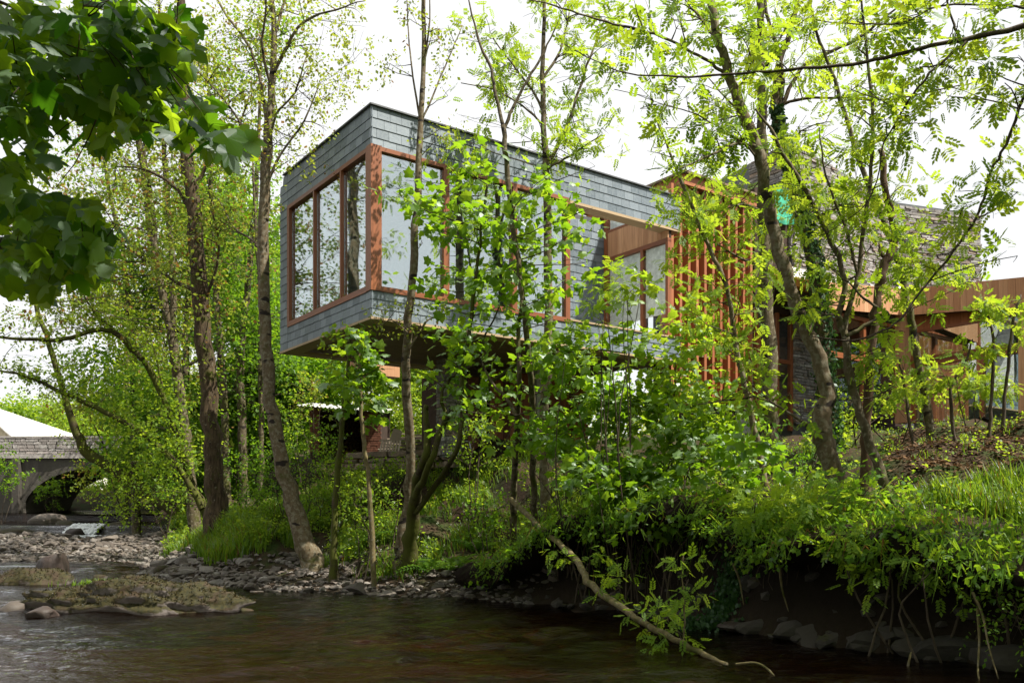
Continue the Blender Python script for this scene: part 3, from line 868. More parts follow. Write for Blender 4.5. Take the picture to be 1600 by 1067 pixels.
ent += slate_entries('r', 0.0, LEN, W1 + .01, ZT - .02, 4, .29, 0.02, band_ur)
ent += slate_entries('r', 0.0, LEN, ZB, W0 - .01, 3, .29, 0.02, band_lr)
ent += slate_entries('l', 0.0, 4.41, W1 + .01, ZT - .02, 4, .29, 0.02, band_ul)
ent += slate_entries('l', 0.0, 4.41, ZB, W0 - .01, 3, .29, 0.02, band_ll)
ent += slate_entries('l', 4.41, DEP, ZB, ZT - .02, 21, .29, 0.018, band_jl, chamfer=(DEP - .3, ZT - .05, 1.6))
rec = hbox('courtyard_slate_wall', M['coping'], 5.35, 8.5, 2.53, 2.75, 5.8, ZT)
ent += slate_entries('r', 5.35, 8.5, 5.9, 9.6, 18, .29, 2.515, rec)

me_slate = np_mesh('slate', SLV, Q=SLQ, mat=M['slate'])
TH = 0.035
def slate_rank(e):
    u, z = e['c']
    c = (u, e['plane'], z) if e['face'] == 'r' else (e['plane'], u, z)
    px, py, dd = score(c)
    vis = 1.0 if e['parent'] is not rec else (1.0 if u > 6.9 and z > 6.3 else 0.0)
    return -vis * e['w'] * e['h'] / dd ** 2
ent.sort(key=slate_rank)
rest = {}
for i, e in enumerate(ent):
    u, z = e['c']
    loc = (u, e['plane'] - TH / 2 + .012, z) if e['face'] == 'r' else (e['plane'] - TH / 2 + .012, u, z)
    rz = 0 if e['face'] == 'r' else -math.pi / 2
    if i < 300:
        o = link_mesh('slate', me_slate, e['parent'], False)
        o.location = loc; o.rotation_euler = (0, 0, rz); o.scale = (e['w'], TH, e['h'])
    else:
        V = SLV * np.array([e['w'], TH, e['h']])
        if rz: V = np.stack([V[:, 1], -V[:, 0], V[:, 2]], 1)
        rest.setdefault(id(e['parent']), (e['parent'], MB()))[1].add(V + np.array(loc), Q=SLQ)
for par, mb in rest.values():
    tag(mb.build('slate_courses', M['slate'], par, False, False), kind='stuff')

# coping, soffit, floor, roof
mb = hp('roof_coping', M['coping'])
mb.box(-.03, LEN, -.03, .38, ZT, ZT + .03); mb.box(-.03, .38, .38, DEP - .25, ZT, ZT + .03)
mb.done()
hbox('roof', M['coping'], .36, 5.3, .39, DEP - .3, ZT - .2, ZT - .05)
hbox('roof', M['coping'], 5.3, LEN, 2.76, DEP - .3, ZT - .2, ZT - .05)
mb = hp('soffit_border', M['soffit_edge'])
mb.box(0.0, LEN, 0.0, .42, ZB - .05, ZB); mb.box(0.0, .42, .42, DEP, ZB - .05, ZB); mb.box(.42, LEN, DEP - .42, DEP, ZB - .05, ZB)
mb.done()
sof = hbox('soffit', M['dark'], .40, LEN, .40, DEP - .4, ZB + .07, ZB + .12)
k = 0.42
meb = {}
while k < DEP - .45:
    mb = MB(); mb.box(.42, LEN - .02, k + .004, k + .386, ZB + .045, ZB + .069)
    mb.build('soffit_board', M['soffit'], sof, False, False); k += .392
hbox('floor_slab', M['interior_floor'], .36, LEN, .36, DEP - .05, W0 - .25, W0 - .06)
hbox('ceiling', M['interior'], .36, 5.3, .36, DEP - .05, W1 + .06, W1 + .12)
hbox('back_wall', M['interior'], .36, LEN, DEP - .14, DEP - .06, W0 - .05, ZT - .2)
hbox('partition', M['interior'], 5.2, 5.3, .36, DEP - .2, W0 - .05, ZT - .06)

# corner windows
def window(frames, panes, fm):
    win = hp('window', fm[0])
    b = frames[0]; win.box(*b[1]); root = win.done()
    for nm, bx, mt in frames[1:]:
        hbox(nm, mt, *bx, parent=root)
    for bx, mt in panes:
        hbox('pane', mt, *bx, parent=root)
    return root
F, FH, FY = M['frame'], M['frame_h'], M['frame_hy']
post = hbox('corner_post', F, -.012, .23, -.012, .2, W0 - .05, W1 + .05)
window([('frame', (.23, 5.17, -.008, .16, W0 - .055, W0 + .05), FH), ('rail', (.23, 5.17, -.006, .16, W1 - .05, W1 + .035), FH),
        ('mullion', (1.70, 1.84, -.005, .15, W0 + .05, W1 - .05), F), ('mullion', (3.50, 3.63, -.005, .15, W0 + .05, W1 - .05), F), ('mullion', (5.04, 5.17, -.005, .15, W0 + .05, W1 - .05), F)],
       [((.231, 1.699, .07, .085, W0 + .05, W1 - .05), M['glass']), ((1.841, 3.499, .07, .085, W0 + .05, W1 - .05), M['glass']), ((3.631, 5.039, .07, .085, W0 + .05, W1 - .05), M['glass'])], (FH,))
window([('frame', (-.006, .16, .2, 4.40, W0 - .06, W0 + .06), FY), ('rail', (-.006, .16, .2, 4.40, W1 - .06, W1 + .03), FY),
        ('mullion', (-.004, .15, 1.40, 1.46, W0 + .06, W1 - .06), F), ('mullion', (-.004, .15, 2.81, 2.87, W0 + .06, W1 - .06), F), ('jamb', (-.008, .17, 4.27, 4.40, W0 + .06, W1 - .06), F), ('jamb', (-.002, .15, .2, .25, W0 + .06, W1 - .06), F)],
       [((.07, .085, .251, 1.399, W0 + .06, W1 - .06), M['glass']), ((.07, .085, 1.461, 2.809, W0 + .06, W1 - .06), M['glass']), ((.07, .085, 2.871, 4.269, W0 + .06, W1 - .06), M['glass'])], (FY,))
# open courtyard: timber lining of the beam, sill, cross wall with cedar band
hbox('beam_lining', M['soffit_edge'], 5.17, LEN, .0, .36, W1 - .07, W1 - .005)
hbox('parapet_cap', M['soffit_edge'], 5.17, LEN, -.01, .36, W0 - .01, W0 + .03)
cw = hbox('courtyard_window', F, 8.47, 8.62, 2.36, 2.49, 5.9, 9.95)
for (a, b) in ((.96, 1.06), (.05, .14)): hbox('mullion', F, 8.475, 8.6, a, b, 5.9, 8.62, parent=cw)
hbox('rail', FY, 8.472, 8.6, .05, 2.36, 8.56, 8.66, parent=cw)
hbox('rail', FY, 8.473, 8.6, .05, 2.36, 9.36, 9.42, parent=cw)
for (a, b, c, d) in ((1.06, 2.36, 5.9, 8.56), (.14, .96, 5.9, 8.56), (.14, 2.36, 9.42, 9.95)):
    hbox('pane', M['glass_low'], 8.53, 8.545, a, b, c, d, parent=cw)
band = hbox('cedar_band', M['dark'], 8.52, 8.6, .05, 2.36, 8.66, 9.36)
k = .06
while k < 2.33:
    w = random.uniform(.15, .24); w = min(w, 2.355 - k)
    hbox('board', M['cedar'], 8.478 + random.uniform(0, .006), 8.52, k, k + w - .006, 8.665, 9.355, parent=band); k += w
# room behind the courtyard window
for y_ in (2.2, 3.6): hbox('far_mullion', F, 11.2, 11.3, y_, y_ + .1, 5.9, 10.2)
hbox('inner_floor', M['interior_floor'], 8.6, 10.4, .36, 3.0, 5.8, 5.9)
for (a_, b_) in ((1.07, 2.35), (.15, .95)): hbox('added_pale_panel', M['flash'], 8.575, 8.585, a_, b_, 6.75, 8.55, parent=cw)  # pale panels added behind the glass to brighten the panes
hbox('added_pale_panel', M['flash'], 8.575, 8.585, .15, 2.35, 9.43, 9.94, parent=cw)  # added white panel that brightens the upper pane

hbox('bounce_floor', M['white_wall'], 5.31, 8.46, .365, 2.5, W0 - .055, W0 - .03)  # pale floor added to bounce sunlight onto the courtyard panes
# timber fin screen
scr = hbox('fin_screen', M['dark'], 9.0, 12.2, .95, 1.1, 4.2, 10.2)
mef = np_mesh('fin', UNIT_BOX.V[0], Q=UNIT_BOX.Q[0], mat=M['cedar_red'])
k = 0
for x in np.arange(8.95, 12.2, .32):
    o = link_mesh('fin', mef, scr, False)
    zb = 4.6 + random.uniform(-.1, .1)
    o.location = (x, .55, (zb + 10.25) / 2); o.scale = (.09, .42, 10.25 - zb)
hbox('screen_glass', M['glass_low'], 9.0, 12.2, .86, .875, 4.4, 10.2, parent=scr)
for z in (5.6, 7.4, 9.0): hbox('screen_rail', FH, 9.0, 12.2, .80, .86, z, z + .09, parent=scr)
roof2 = hbox('timber_roof_edge', M['cedar_red'], 9.3, 12.5, .25, 4.2, 10.28, 10.55)
hbox('roof_board', M['soffit'], 9.2, 12.6, .15, 4.3, 10.551, 10.61, parent=roof2)
# glazed link below, next to the stone pier
lk = hbox('link_window', F, 12.3, 12.45, .25, .4, 4.0, 7.4)
for x in (13.2, 13.85): hbox('mullion', F, x, x + .1, .26, .39, 4.0, 7.4, parent=lk)
hbox('rail', FH, 12.45, 13.85, .27, .38, 5.95, 6.07, parent=lk)
hbox('pane', M['glass_low'], 12.45, 13.85, .3, .315, 4.0, 7.4, parent=lk)
hbox('link_wall', M['white_wall'], 12.25, 14.0, 1.6, 1.75, 4.0, 9.6)

# stone tower
def stone_wall(root, origin, ang, length, z0, ztop, seed, par):
    """rubble courses along a local direction; returns entries in house space"""
    r = np.random.default_rng(seed); out = []
    z = z0; ca, sa = math.cos(ang), math.sin(ang)
    while z < max(ztop) - .04:
        h = r.uniform(.055, .11)
        u = -r.uniform(0, .3)
        while u < length:
            w = r.uniform(.16, .5); a, b = max(u, 0), min(u + w, length)
            u += w
            if b - a < .05: continue
            zt = np.interp((a + b) / 2, [0, length], ztop)
            if z + h > zt: continue
            pr = r.uniform(0, .05)
            out.append(dict(c=(origin[0] + ca * (a + b) / 2 + sa * pr * .5, origin[1] + sa * (a + b) / 2 - ca * pr * .5, z + h / 2), ang=ang, s=(b - a - .014, .10 + pr, h - .014), parent=par))
        z += h
    return out
tw = hp('stone_tower', M['coping'])
tw.prism([(13.95, .30, 3.8), (19.24, .30, 3.8), (19.24, .30, 11.85), (13.95, .30, 12.55)], (0, .5, 0))
tw.prism([(13.95, .8, 3.8), (13.95, 5.0, 3.8), (13.95, 5.0, 12.0), (13.95, .8, 12.55)], (.5, 0, 0))
tower = tw.done()
B_ANG = math.atan2(.299, .954) - ANG
tb = hp('stone_side_wall', M['coping'])
cb, sb = math.cos(B_ANG), math.sin(B_ANG)
tb.prism([(19.25, .30, 3.8), (19.25 + 3.66 * cb, .30 + 3.66 * sb, 3.8), (19.25 + 3.66 * cb, .30 + 3.66 * sb, 11.84), (19.25, .30, 11.88)], (-sb * .5, cb * .5, 0))
tb.prism([(19.25 + 3.62 * cb, .32 + 3.66 * sb, 3.8), (19.25 + 3.62 * cb + 5 * .6, .32 + 3.66 * sb + 5 * .8, 3.8), (19.25 + 3.62 * cb + 5 * .6, .32 + 3.66 * sb + 5 * .8, 11.7), (19.25 + 3.62 * cb, .32 + 3.66 * sb, 11.8)], (-.3, 0, 0))
towerb = tb.done()
st = stone_wall(None, (13.95, .27), 0.0, 5.29, 4.2, (12.5, 11.82), 3, tower)
st += stone_wall(None, (19.24 - .02, .27), B_ANG, 3.66, 7.2, (11.84, 11.80), 4, towerb)
st += stone_wall(None, (13.92, 1.8), -math.pi / 2, 1.55, 9.2, (12.4, 12.5), 6, tower)
me_stone_v = facet(ICO1[0] * 1.2, 5, 0)
bxV, bxQ = UNIT_BOX.V[0], UNIT_BOX.Q[0]
def stone_unit(seed):
    r = np.random.default_rng(seed)
    V = bxV + r.normal(0, .05, bxV.shape)
    return V
su = [stone_unit(k) for k in range(6)]
mes = [np_mesh('stone', v, Q=bxQ, mat=M['tower']) for v in su]
def st_rank(e):
    px, py, dd = score(e['c'])
    v = 1.0 if (1395 < px < 1540 and py < 450) else (0.7 if (1240 < px < 1395 and py < 440) else (.6 if 1235 < px < 1290 else 0.05))
    return -v * e['s'][0] * e['s'][2]
st.sort(key=st_rank)
rest = {}
for i, e in enumerate(st):
    if i < 300:
        o = link_mesh('stone', mes[i % 6], e['parent'], False)
        o.location = e['c']; o.rotation_euler = (0, 0, e['ang']); o.scale = e['s']
    else:
        V = su[i % 6] * np.array(e['s']); ca, sa = math.cos(e['ang']), math.sin(e['ang'])
        V = np.stack([V[:, 0] * ca - V[:, 1] * sa, V[:, 0] * sa + V[:, 1] * ca, V[:, 2]], 1)
        rest.setdefault(id(e['parent']), (e['parent'], MB()))[1].add(V + np.array(e['c']), Q=bxQ)
for par, mb in rest.values():
    tag(mb.build('rubble_courses', M['tower'], par, False, False), kind='stuff')
hbox('tower_coping', M['coping'], 13.9, 13.95, .2, .3, 12.5, 12.56)
# green sheeting beside the tower
tp = hp('green_sheet', M['tarp'], None, True)
pts = []
for i in range(9):
    for j in range(7):
        pts.append((12.95 + i * .11, .18 - .05 * math.sin(i * 1.7 + j) - .03 * math.sin(j * 2.3), 10.0 + j * .17 + .04 * math.sin(i * 1.1)))
tp.add(pts, Q=[(i * 7 + j, (i + 1) * 7 + j, (i + 1) * 7 + j + 1, i * 7 + j + 1) for i in range(8) for j in range(6)])
tp.done()
hbox('upper_wall', M['dark'], 12.3, 13.93, .35, .6, 7.4, 11.0)

# garden wing
def wing():
    YF = -1.59; XF = 16.47
    # left face
    fl = hp('garden_fascia', M['dark']); fl.hexa([(12.6, YF - .25, 7.05), (XF - .30, YF - .25, 7.35), (XF - .30, YF + .1, 7.35), (12.6, YF + .1, 7.05), (12.6, YF - .25, 7.72), (XF - .30, YF - .25, 8.08), (XF - .30, YF + .1, 8.08), (12.6, YF + .1, 7.72)])
    fl = fl.done()
    x = 12.6
    while x < XF - .35:
        w = min(random.uniform(.16, .24), XF - .30 - x)
        t = (x - 12.6) / (XF - 12.9); t2 = (x + w - 12.6) / (XF - 12.9)
        mb = MB(); a0, a1 = 7.03 + .3 * t, 7.03 + .3 * t2; b0, b1 = 7.74 + .36 * t, 7.74 + .36 * t2
        mb.hexa([(x, YF - .275, a0), (x + w - .006, YF - .275, a1), (x + w - .006, YF - .25, a1), (x, YF - .25, a0), (x, YF - .275, b0), (x + w - .006, YF - .275, b1), (x + w - .006, YF - .25, b1), (x, YF - .25, b0)])
        mb.build('board', M['cedar'], fl, False, False); x += w
    gw = hbox('garden_window', FH, 12.7, XF - .05, YF - .02, YF + .12, 5.85, 6.0)
    hbox('rail', FH, 12.7, XF - .05, YF - .02, YF + .12, 7.0, 7.1, parent=gw)
    for x in (12.7, 14.6, 16.2): hbox('mullion', F, x, x + .12, YF - .03, YF + .1, 4.4, 7.0, parent=gw)
    hbox('pane', M['glass_low'], 12.8, XF - .05, YF + .04, YF + .055, 4.4, 7.05, parent=gw)
    hbox('garden_room_wall', M['dark'], 15.6, 21, YF + 1.75, YF + 1.85, 4.0, 7.6)
    # right face (x = XF, running towards the camera)
    def q(v): return YF - v
    def ztop(v): return 8.10 - .11 * v
    fr = hp('side_fascia', M['dark'])
    fr.hexa([(XF - .24, q(6.5), ztop(6.5) - .72), (XF + .2, q(6.5), ztop(6.5) - .72), (XF + .2, q(-.2), ztop(-.2) - .72), (XF - .24, q(-.2), ztop(-.2) - .72),
             (XF - .24, q(6.5), ztop(6.5)), (XF + .2, q(6.5), ztop(6.5)), (XF + .2, q(-.2), ztop(-.2)), (XF - .24, q(-.2), ztop(-.2))])
    fr = fr.done()
    v = -.2
    while v < 6.4:
        w = random.uniform(.16, .26); mb = MB()
        a, b = v, v + w - .006
        mb.hexa([(XF - .27, q(b), ztop(b) - .75), (XF - .24, q(b), ztop(b) - .75), (XF - .24, q(a), ztop(a) - .75), (XF - .27, q(a), ztop(a) - .75),
                 (XF - .27, q(b), ztop(b) + .02), (XF - .24, q(b), ztop(b) + .02), (XF - .24, q(a), ztop(a) + .02), (XF - .27, q(a), ztop(a) + .02)])
        mb.build('board', M['cedar'], fr, False, False); v += w
    hbox('corner_column', M['cedar'], XF - .26, XF + .08, q(.34), q(.02), 4.2, 7.34)
    hbox('end_column', M['cedar'], XF - .24, XF + .08, q(3.75), q(3.45), 4.2, 6.95)
    bd = hbox('recessed_boarding', M['dark'], XF + .14, XF + .2, q(6.2), q(.34), 6.9, 7.4)
    v = .35
    while v < 6.1:
        w = random.uniform(.2, .34); hbox('board', M['cedar_red'], XF + .11, XF + .14, q(v + w - .008), q(v), 6.88, 7.42, parent=bd); v += w
    sw = hbox('side_window', FY, XF + .05, XF + .2, q(6.2), q(.34), 5.82, 6.1)
    hbox('rail', FY, XF + .07, XF + .2, q(6.2), q(.34), 6.82, 6.89, parent=sw)
    hbox('rail', FY, XF + .02, XF + .06, q(6.2), q(.34), 5.98, 6.06, parent=sw)
    for v in (.34, 2.3, 3.9): hbox('mullion', F, XF + .06, XF + .2, q(v + .12), q(v), 4.2, 5.82, parent=sw)
    for v in (.34, 3.9): hbox('mullion', F, XF + .06, XF + .2, q(v + .1), q(v), 6.1, 6.82, parent=sw)
    hbox('pane', M['glass'], XF + .12, XF + .135, q(6.2), q(.4), 6.1, 6.82, parent=sw)
    hbox('pane', M['glass'], XF + .12, XF + .135, q(6.2), q(.4), 4.2, 5.82, parent=sw)
    for (a_, b_) in ((.47, 2.29), (2.43, 3.89)): hbox('added_pale_panel', M['concrete'], XF + .16, XF + .17, q(b_), q(a_), 4.2, 5.81, parent=sw)  # grey panels added so the lower panes look pale
    hbox('side_room_wall', M['interior'], XF + 2.6, XF + 2.7, q(6.4), q(-1), 4.0, 7.4)
    # planted roof
    rf = hp('planted_roof', M['sedum'])
    rf.hexa([(12.6, YF - .2, 7.6), (20.5, YF - .2, 7.95), (20.5, .2, 8.3), (12.6, .2, 8.1), (12.6, YF - .2, 7.72), (20.5, YF - .2, 8.1), (20.5, .2, 8.62), (12.6, .2, 8.42)])
    rf.hexa([(XF - .2, q(6.5), ztop(6.5) - .2), (21, q(6.5), 7.5), (21, YF - .21, 8.0), (XF - .2, YF - .21, 7.8), (XF - .2, q(6.5), ztop(6.5) - .05), (21, q(6.5), 7.6), (21, YF - .21, 8.1), (XF - .2, YF - .21, 8.0)])
    rf = rf.done()
    n = 5200
    P = np.stack([RNG.uniform(12.6, 20.3, n), RNG.uniform(YF - .2, .2, n), np.zeros(n)], 1)
    P[:, 2] = np.interp(P[:, 0], [12.6, 20.5], [7.72, 8.1]) + (P[:, 1] - YF + .2) / 1.99 * np.interp(P[:, 0], [12.6, 20.5], [.7, .52])
    U = RNG.normal(0, .7, (n, 3)); U[:, 2] = 1; U /= np.linalg.norm(U, axis=1)[:, None]
    S = np.cross(U, RNG.normal(0, 1, (n, 3))); S /= np.linalg.norm(S, axis=1)[:, None]
    V = np.stack([P - S * .02, P + S * .02, P + U * .075], 1).reshape(-1, 3)
    o = link_mesh('sedum', np_mesh('sedum', V, T=np.arange(3 * n).reshape(-1, 3), mat=M['sedum'], rnd=np.repeat(RNG.random(n), 3)), rf, False)
    tag(o, kind='stuff')
    hbox('white_flashing', M['flash'], 13.6, 19.2, .12, .19, 8.48, 8.78)
    fp = hp('flue_pipe', M['steel'], None, True)
    fp.tube([(18.2, -.55, 8.1), (18.2, -.55, 8.8)], .085, 12); fp.tube([(18.2, -.55, 8.8), (18.2, -.55, 8.92)], .12, 12)
    fp.done()
wing()

# under the box: stone pier, concrete column, rust-red store wall
pier = hbox('stone_pier', M['coping'], 3.68, 4.06, 3.08, 3.44, 3.0, ZB)
r = np.random.default_rng(9); z = 3.05
while z < ZB - .06:
    h = r.uniform(.07, .12)
    for face in range(2):
        u = 0
        while u < .44:
            w = min(r.uniform(.12, .3), .44 - u)
            c = (3.65 + u + w / 2, 3.07, z + h / 2) if face == 0 else (3.67, 3.05 + u + w / 2, z + h / 2)
            o = link_mesh('stone', mes[int(r.integers(6))], pier, False)
            o.location = c; o.rotation_euler = (0, 0, 0 if face == 0 else math.pi / 2); o.scale = (w - .012, .09 + r.uniform(0, .03), h - .012); u += w
    z += h
hbox('concrete_column', M['concrete'], 6.2, 6.42, 2.6, 2.82, 2.8, ZB)
stw = hbox('store_wall', M['dark'], 5.6, 9.0, 4.0, 4.1, 2.8, ZB)
k = 5.62
while k < 8.95:
    w = random.uniform(.2, .3); hbox('board', M['brick'] if random.random() < .3 else M['cedar_red'], k, k + w - .012, 3.96, 4.0, 2.9, ZB - .02, parent=stw); k += w
stw2 = hbox('store_side_wall', M['dark'], 5.0, 5.1, 3.6, 6.6, 2.8, ZB)
hbox('store_door', M['brick'], 4.7, 5.0, 3.6, 3.66, 2.9, 5.2)
mb = hp('timber_balcony', M['cedar']); mb.box(3.3, 4.6, 7.2, 7.9, 5.6, 6.1); mb.done()

# ------------------------------------------------------------------ log shed, planks, ladder on the terrace
def shed():
    Y = 29.0
    x0, x1 = W(474, 0, Y)[0], W(598, 0, Y)[0]
    zg = W(0, 702, Y)[2]; zt = W(0, 636, Y)[2]
    root = empty('log_shed', ((x0 + x1) / 2, Y, zg - .1))
    tag(root, 'open log shed with rusty brick piers and pale corrugated roof behind the terrace', 'shed')
    def bricks(nm, a, b, yd, z1):
        core = MB(); core.box(a + .02, b - .02, Y + .02, Y + yd, zg - .3, z1)
        c = core.build(nm, M['dark'], root)
        z = zg - .1; row = 0
        while z < z1 - .02:
            u = a - (.11 if row % 2 else 0)
            while u < b:
                l, r_ = max(u, a), min(u + .22, b); u += .22
                if r_ - l > .04:
                    m = MB(); m.box(l, r_ - .01, Y - random.uniform(0, .012), Y + .1, z, z + .066)
                    m.build('brick', M['brick'], c)
            z += .077; row += 1
    bricks('brick_pier', x0 + .2, x0 + .55, .3, zt)
    bricks('brick_pier', x1 - .62, x1 - .05, 1.6, zt - .1)
    m = MB(); m.box(x0 - .1, x1, Y + 1.65, Y + 1.75, zg - .3, zt + .1); m.build('back_wall', M['dark'], root)
    m = MB(); m.box(x0 + .2, x0 + .3, Y + .3, Y + 1.65, zg - .3, zt); m.build('side_wall', M['brick'], root)
    # corrugated roof
    n = 90; V = []; 
    for j in (0, 1):
        for i in range(n + 1):
            x = x0 - .15 + (x1 - x0 + .3) * i / n
            V.append((x, Y - .35 + j * 2.3, zt + .02 - .22 * i / n + j * .35 + .022 * math.sin(i * 1.55)))
    V = np.array(V); V2 = V + np.array([0, 0, -.008])
    Q = [(i, i + 1, n + 2 + i, n + 1 + i) for i in range(n)]
    mb = MB(); mb.add(V, Q=Q); mb.add(V2, Q=[q[::-1] for q in Q])
    mb.build('corrugated_roof', M['zinc'], root, True)
    # stacked logs
    pile = empty('log_pile', ((x0 + x1) / 2, Y + .7, zg))
    tag(pile, 'cut logs stacked inside the open log shed', 'log pile')
    me = MB().tube([(0, -.22, 0), (0, .22, 0)], .5, 7).mesh('log', M['log_end'])
    r = np.random.default_rng(3)
    for row in range(8):
        for k in range(13):
            if r.random() < row * .06: continue
            d = r.uniform(.11, .16)
            o = link_mesh('log', me, pile, False)
            x = x0 + .72 + k * .14 + (row % 2) * .07
            if x > x1 - .75: continue
            o.location = (x - (x0 + x1) / 2, r.uniform(-.08, .1), .05 + row * .125); o.scale = (d, 1, d); o.rotation_euler = (0, r.uniform(0, 6), 0)
shed()

def planks():
    Y = 27.0
    zg = W(0, 706, Y)[2]
    c = W(635, 706, Y)
    root = empty('plank_pile', (c[0], Y, zg)); tag(root, 'loose stack of weathered planks on the terrace behind the slim pale tree', 'plank pile')
    me = np_mesh('plank', bxV, Q=bxQ, mat=M['plank'])
    r = np.random.default_rng(8)
    for i in range(16):
        o = link_mesh('plank', me, root, False)
        o.location = (r.uniform(-.2, .35), r.uniform(-.1, .7), .05 + .032 * i); o.scale = (r.uniform(.9, 1.7), .14, .035)
        o.rotation_euler = (r.uniform(-.06, .06), r.uniform(-.08, .08), r.uniform(-.3, .3))
    # broken slatted seat leaning on the pile
    b = W(612, 706, 26.3)
    root = empty('slatted_bench', (b[0], b[1], b[2])); tag(root, 'small pale slatted seat tipped over beside the plank stack', 'bench')
    for i in range(7):
        o = link_mesh('slat', me, root, False); o.location = (-.3 + i * .09, -.1 + i * .0, .16); o.scale = (.05, .02, .42); o.rotation_euler = (-.5, 0.12, 0)
    for i, (x, z, ry) in enumerate([(0, .36, -.06), (-.02, .02, -.06)]):
        o = link_mesh('rail', me, root, False); o.location = (x, 0 if i else .05, z); o.scale = (.75, .05, .05); o.rotation_euler = (0, ry, 0)
    o = link_mesh('backrest', me, root, False); o.location = (.1, .2, .5); o.scale = (.28, .03, .4); o.rotation_euler = (0, .35, 0)
    # ladder
    a, b_ = W(716, 704, 23.2), W(707, 655, 23.6)
    root = empty('ladder', a); tag(root, 'thin metal ladder leaning beside the stone pier under the house', 'ladder')
    for dx in (0, .34):
        m = MB(); m.tube([a + [dx, 0, 0], b_ + [dx, 0, .1]], .02, 6); m.build('ladder_rail', M['alu'], root)
    for i in range(5):
        t = .1 + .2 * i; p = a * (1 - t) + b_ * t
        m = MB(); m.tube([p, p + np.array([.34, 0, 0])], .013, 5); m.build('rung', M['alu'], root)
    # low retaining wall of the terrace
    root = None
    r = np.random.default_rng(4)
    for (pa, pb, lab) in (((545, 24.0), (700, 22.6), 'low rubble retaining wall along the terrace edge below the plank stack'),):
        A = np.array([W(pa[0], 0, pa[1])[0], pa[1]]); Bp = np.array([W(pb[0], 0, pb[1])[0], pb[1]])
        zt = 3.32; L = np.linalg.norm(Bp - A); an = math.atan2(Bp[1] - A[1], Bp[0] - A[0])
        root = empty('retaining_wall', (A[0], A[1], zt - .6), an); tag(root, lab, 'wall')
        z = 0
        while z < .48:
            h = r.uniform(.09, .2); u = 0
            while u < L:
                w = r.uniform(.2, .5)
                o = link_mesh('stone', mes_t[int(r.integers(6))], root, False)
                o.location = (u + w / 2, r.uniform(-.03, .03), z + h / 2); o.scale = (w - .03, r.uniform(.25, .45), h - r.uniform(.01, .05)); o.rotation_euler = (0, r.normal(0, .05), r.normal(0, .1)); u += w
            z += h
mes_t = [np_mesh('stone', v, Q=bxQ, mat=M['terrace']) for v in su]
planks()

# ------------------------------------------------------------------ bridge and cottage upstream
def bridge():
    Y = 47.0
    def bx(px): return W(px, 0, Y)[0]
    def bz(py): return W(0, py, Y)[2]
    xl, xr = bx(-160), bx(330)
    root = empty('stone_bridge', (bx(170), Y, 1.5)); tag(root, 'old grey stone arch bridge over the river upstream', 'bridge')
    c = bx(168); a = (bx(300) - bx(36)) / 2; zs = bz(806); rise = bz(729) - zs
    N = 26
    arc = [(c - a * math.cos(math.pi * i / N), zs + rise * math.sin(math.pi * i / N) ** .9) for i in range(N + 1)]
    sp = MB(); zd = bz(716); DPT = 5.0
    for i in range(N):
        (x0, z0), (x1, z1) = arc[i], arc[i + 1]
        sp.hexa([(x0, Y, z0), (x1, Y, z1), (x1, Y + DPT, z1), (x0, Y + DPT, z0), (x0, Y, zd), (x1, Y, zd), (x1, Y + DPT, zd), (x0, Y + DPT, zd)])
    sp.box(xl, c - a, Y, Y + DPT, zs - 2, zd); sp.box(c + a, xr, Y, Y + DPT, zs - 2, zd)
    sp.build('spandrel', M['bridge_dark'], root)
    for i in range(N):
        (x0, z0), (x1, z1) = arc[i], arc[i + 1]
        n0 = np.array([x0 - c, (z0 - zs) * 1.2]); n1 = np.array([x1 - c, (z1 - zs) * 1.2]); n0 /= np.linalg.norm(n0); n1 /= np.linalg.norm(n1)
        m = MB(); k = .34; e = .02
        x0b, x1b = x0 + (x1 - x0) * e, x1 - (x1 - x0) * e; z0b, z1b = z0 + (z1 - z0) * e, z1 - (z1 - z0) * e
        m.hexa([(x0b, Y - .06, z0b), (x1b, Y - .06, z1b), (x1b, Y + .2, z1b), (x0b, Y + .2, z0b), (x0b + n0[0] * k, Y - .06, z0b + n0[1] * k), (x1b + n1[0] * k, Y - .06, z1b + n1[1] * k), (x1b + n1[0] * k, Y + .2, z1b + n1[1] * k), (x0b + n0[0] * k, Y + .2, z0b + n0[1] * k)])
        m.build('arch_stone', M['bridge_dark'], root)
    m = MB(); m.box(xl, xr, Y - .16, Y + DPT + .1, zd, zd + .22); m.build('string_course', M['bridge'], root)
    m = MB(); m.box(bx(34) - .35, bx(34), Y - .35, Y, 0, zd); m.build('pilaster', M['bridge_dark'], root)
    pz0, pz1 = zd + .22, bz(684)
    par = MB(); par.box(xl, xr, Y + .05, Y + .4, pz0, pz1); par.box(xl, xr, Y + DPT - .4, Y + DPT, pz0, pz1)
    par = par.build('parapet', M['bridge_dark'], root)
    r = np.random.default_rng(2); z = pz0 + .01; cnt = 0
    mb_ = [np_mesh('stone', v, Q=bxQ, mat=M['bridge']) for v in su]
    while z < pz1 - .05:
        h = min(r.uniform(.13, .24), pz1 - z); u = bx(-25)
        while u < bx(260):
            w = r.uniform(.22, .62)
            o = link_mesh('stone', mb_[int(r.integers(6))], par, False)
            o.location = (u + w / 2, Y + .05, z + h / 2); o.scale = (w - .03, .12 + r.uniform(0, .05), h - .025); u += w; cnt += 1
        z += h
    m = MB(); m.box(xl, xr, Y - .03, Y + .45, pz1, pz1 + .10); m.build('coping', M['bridge'], par)
bridge()

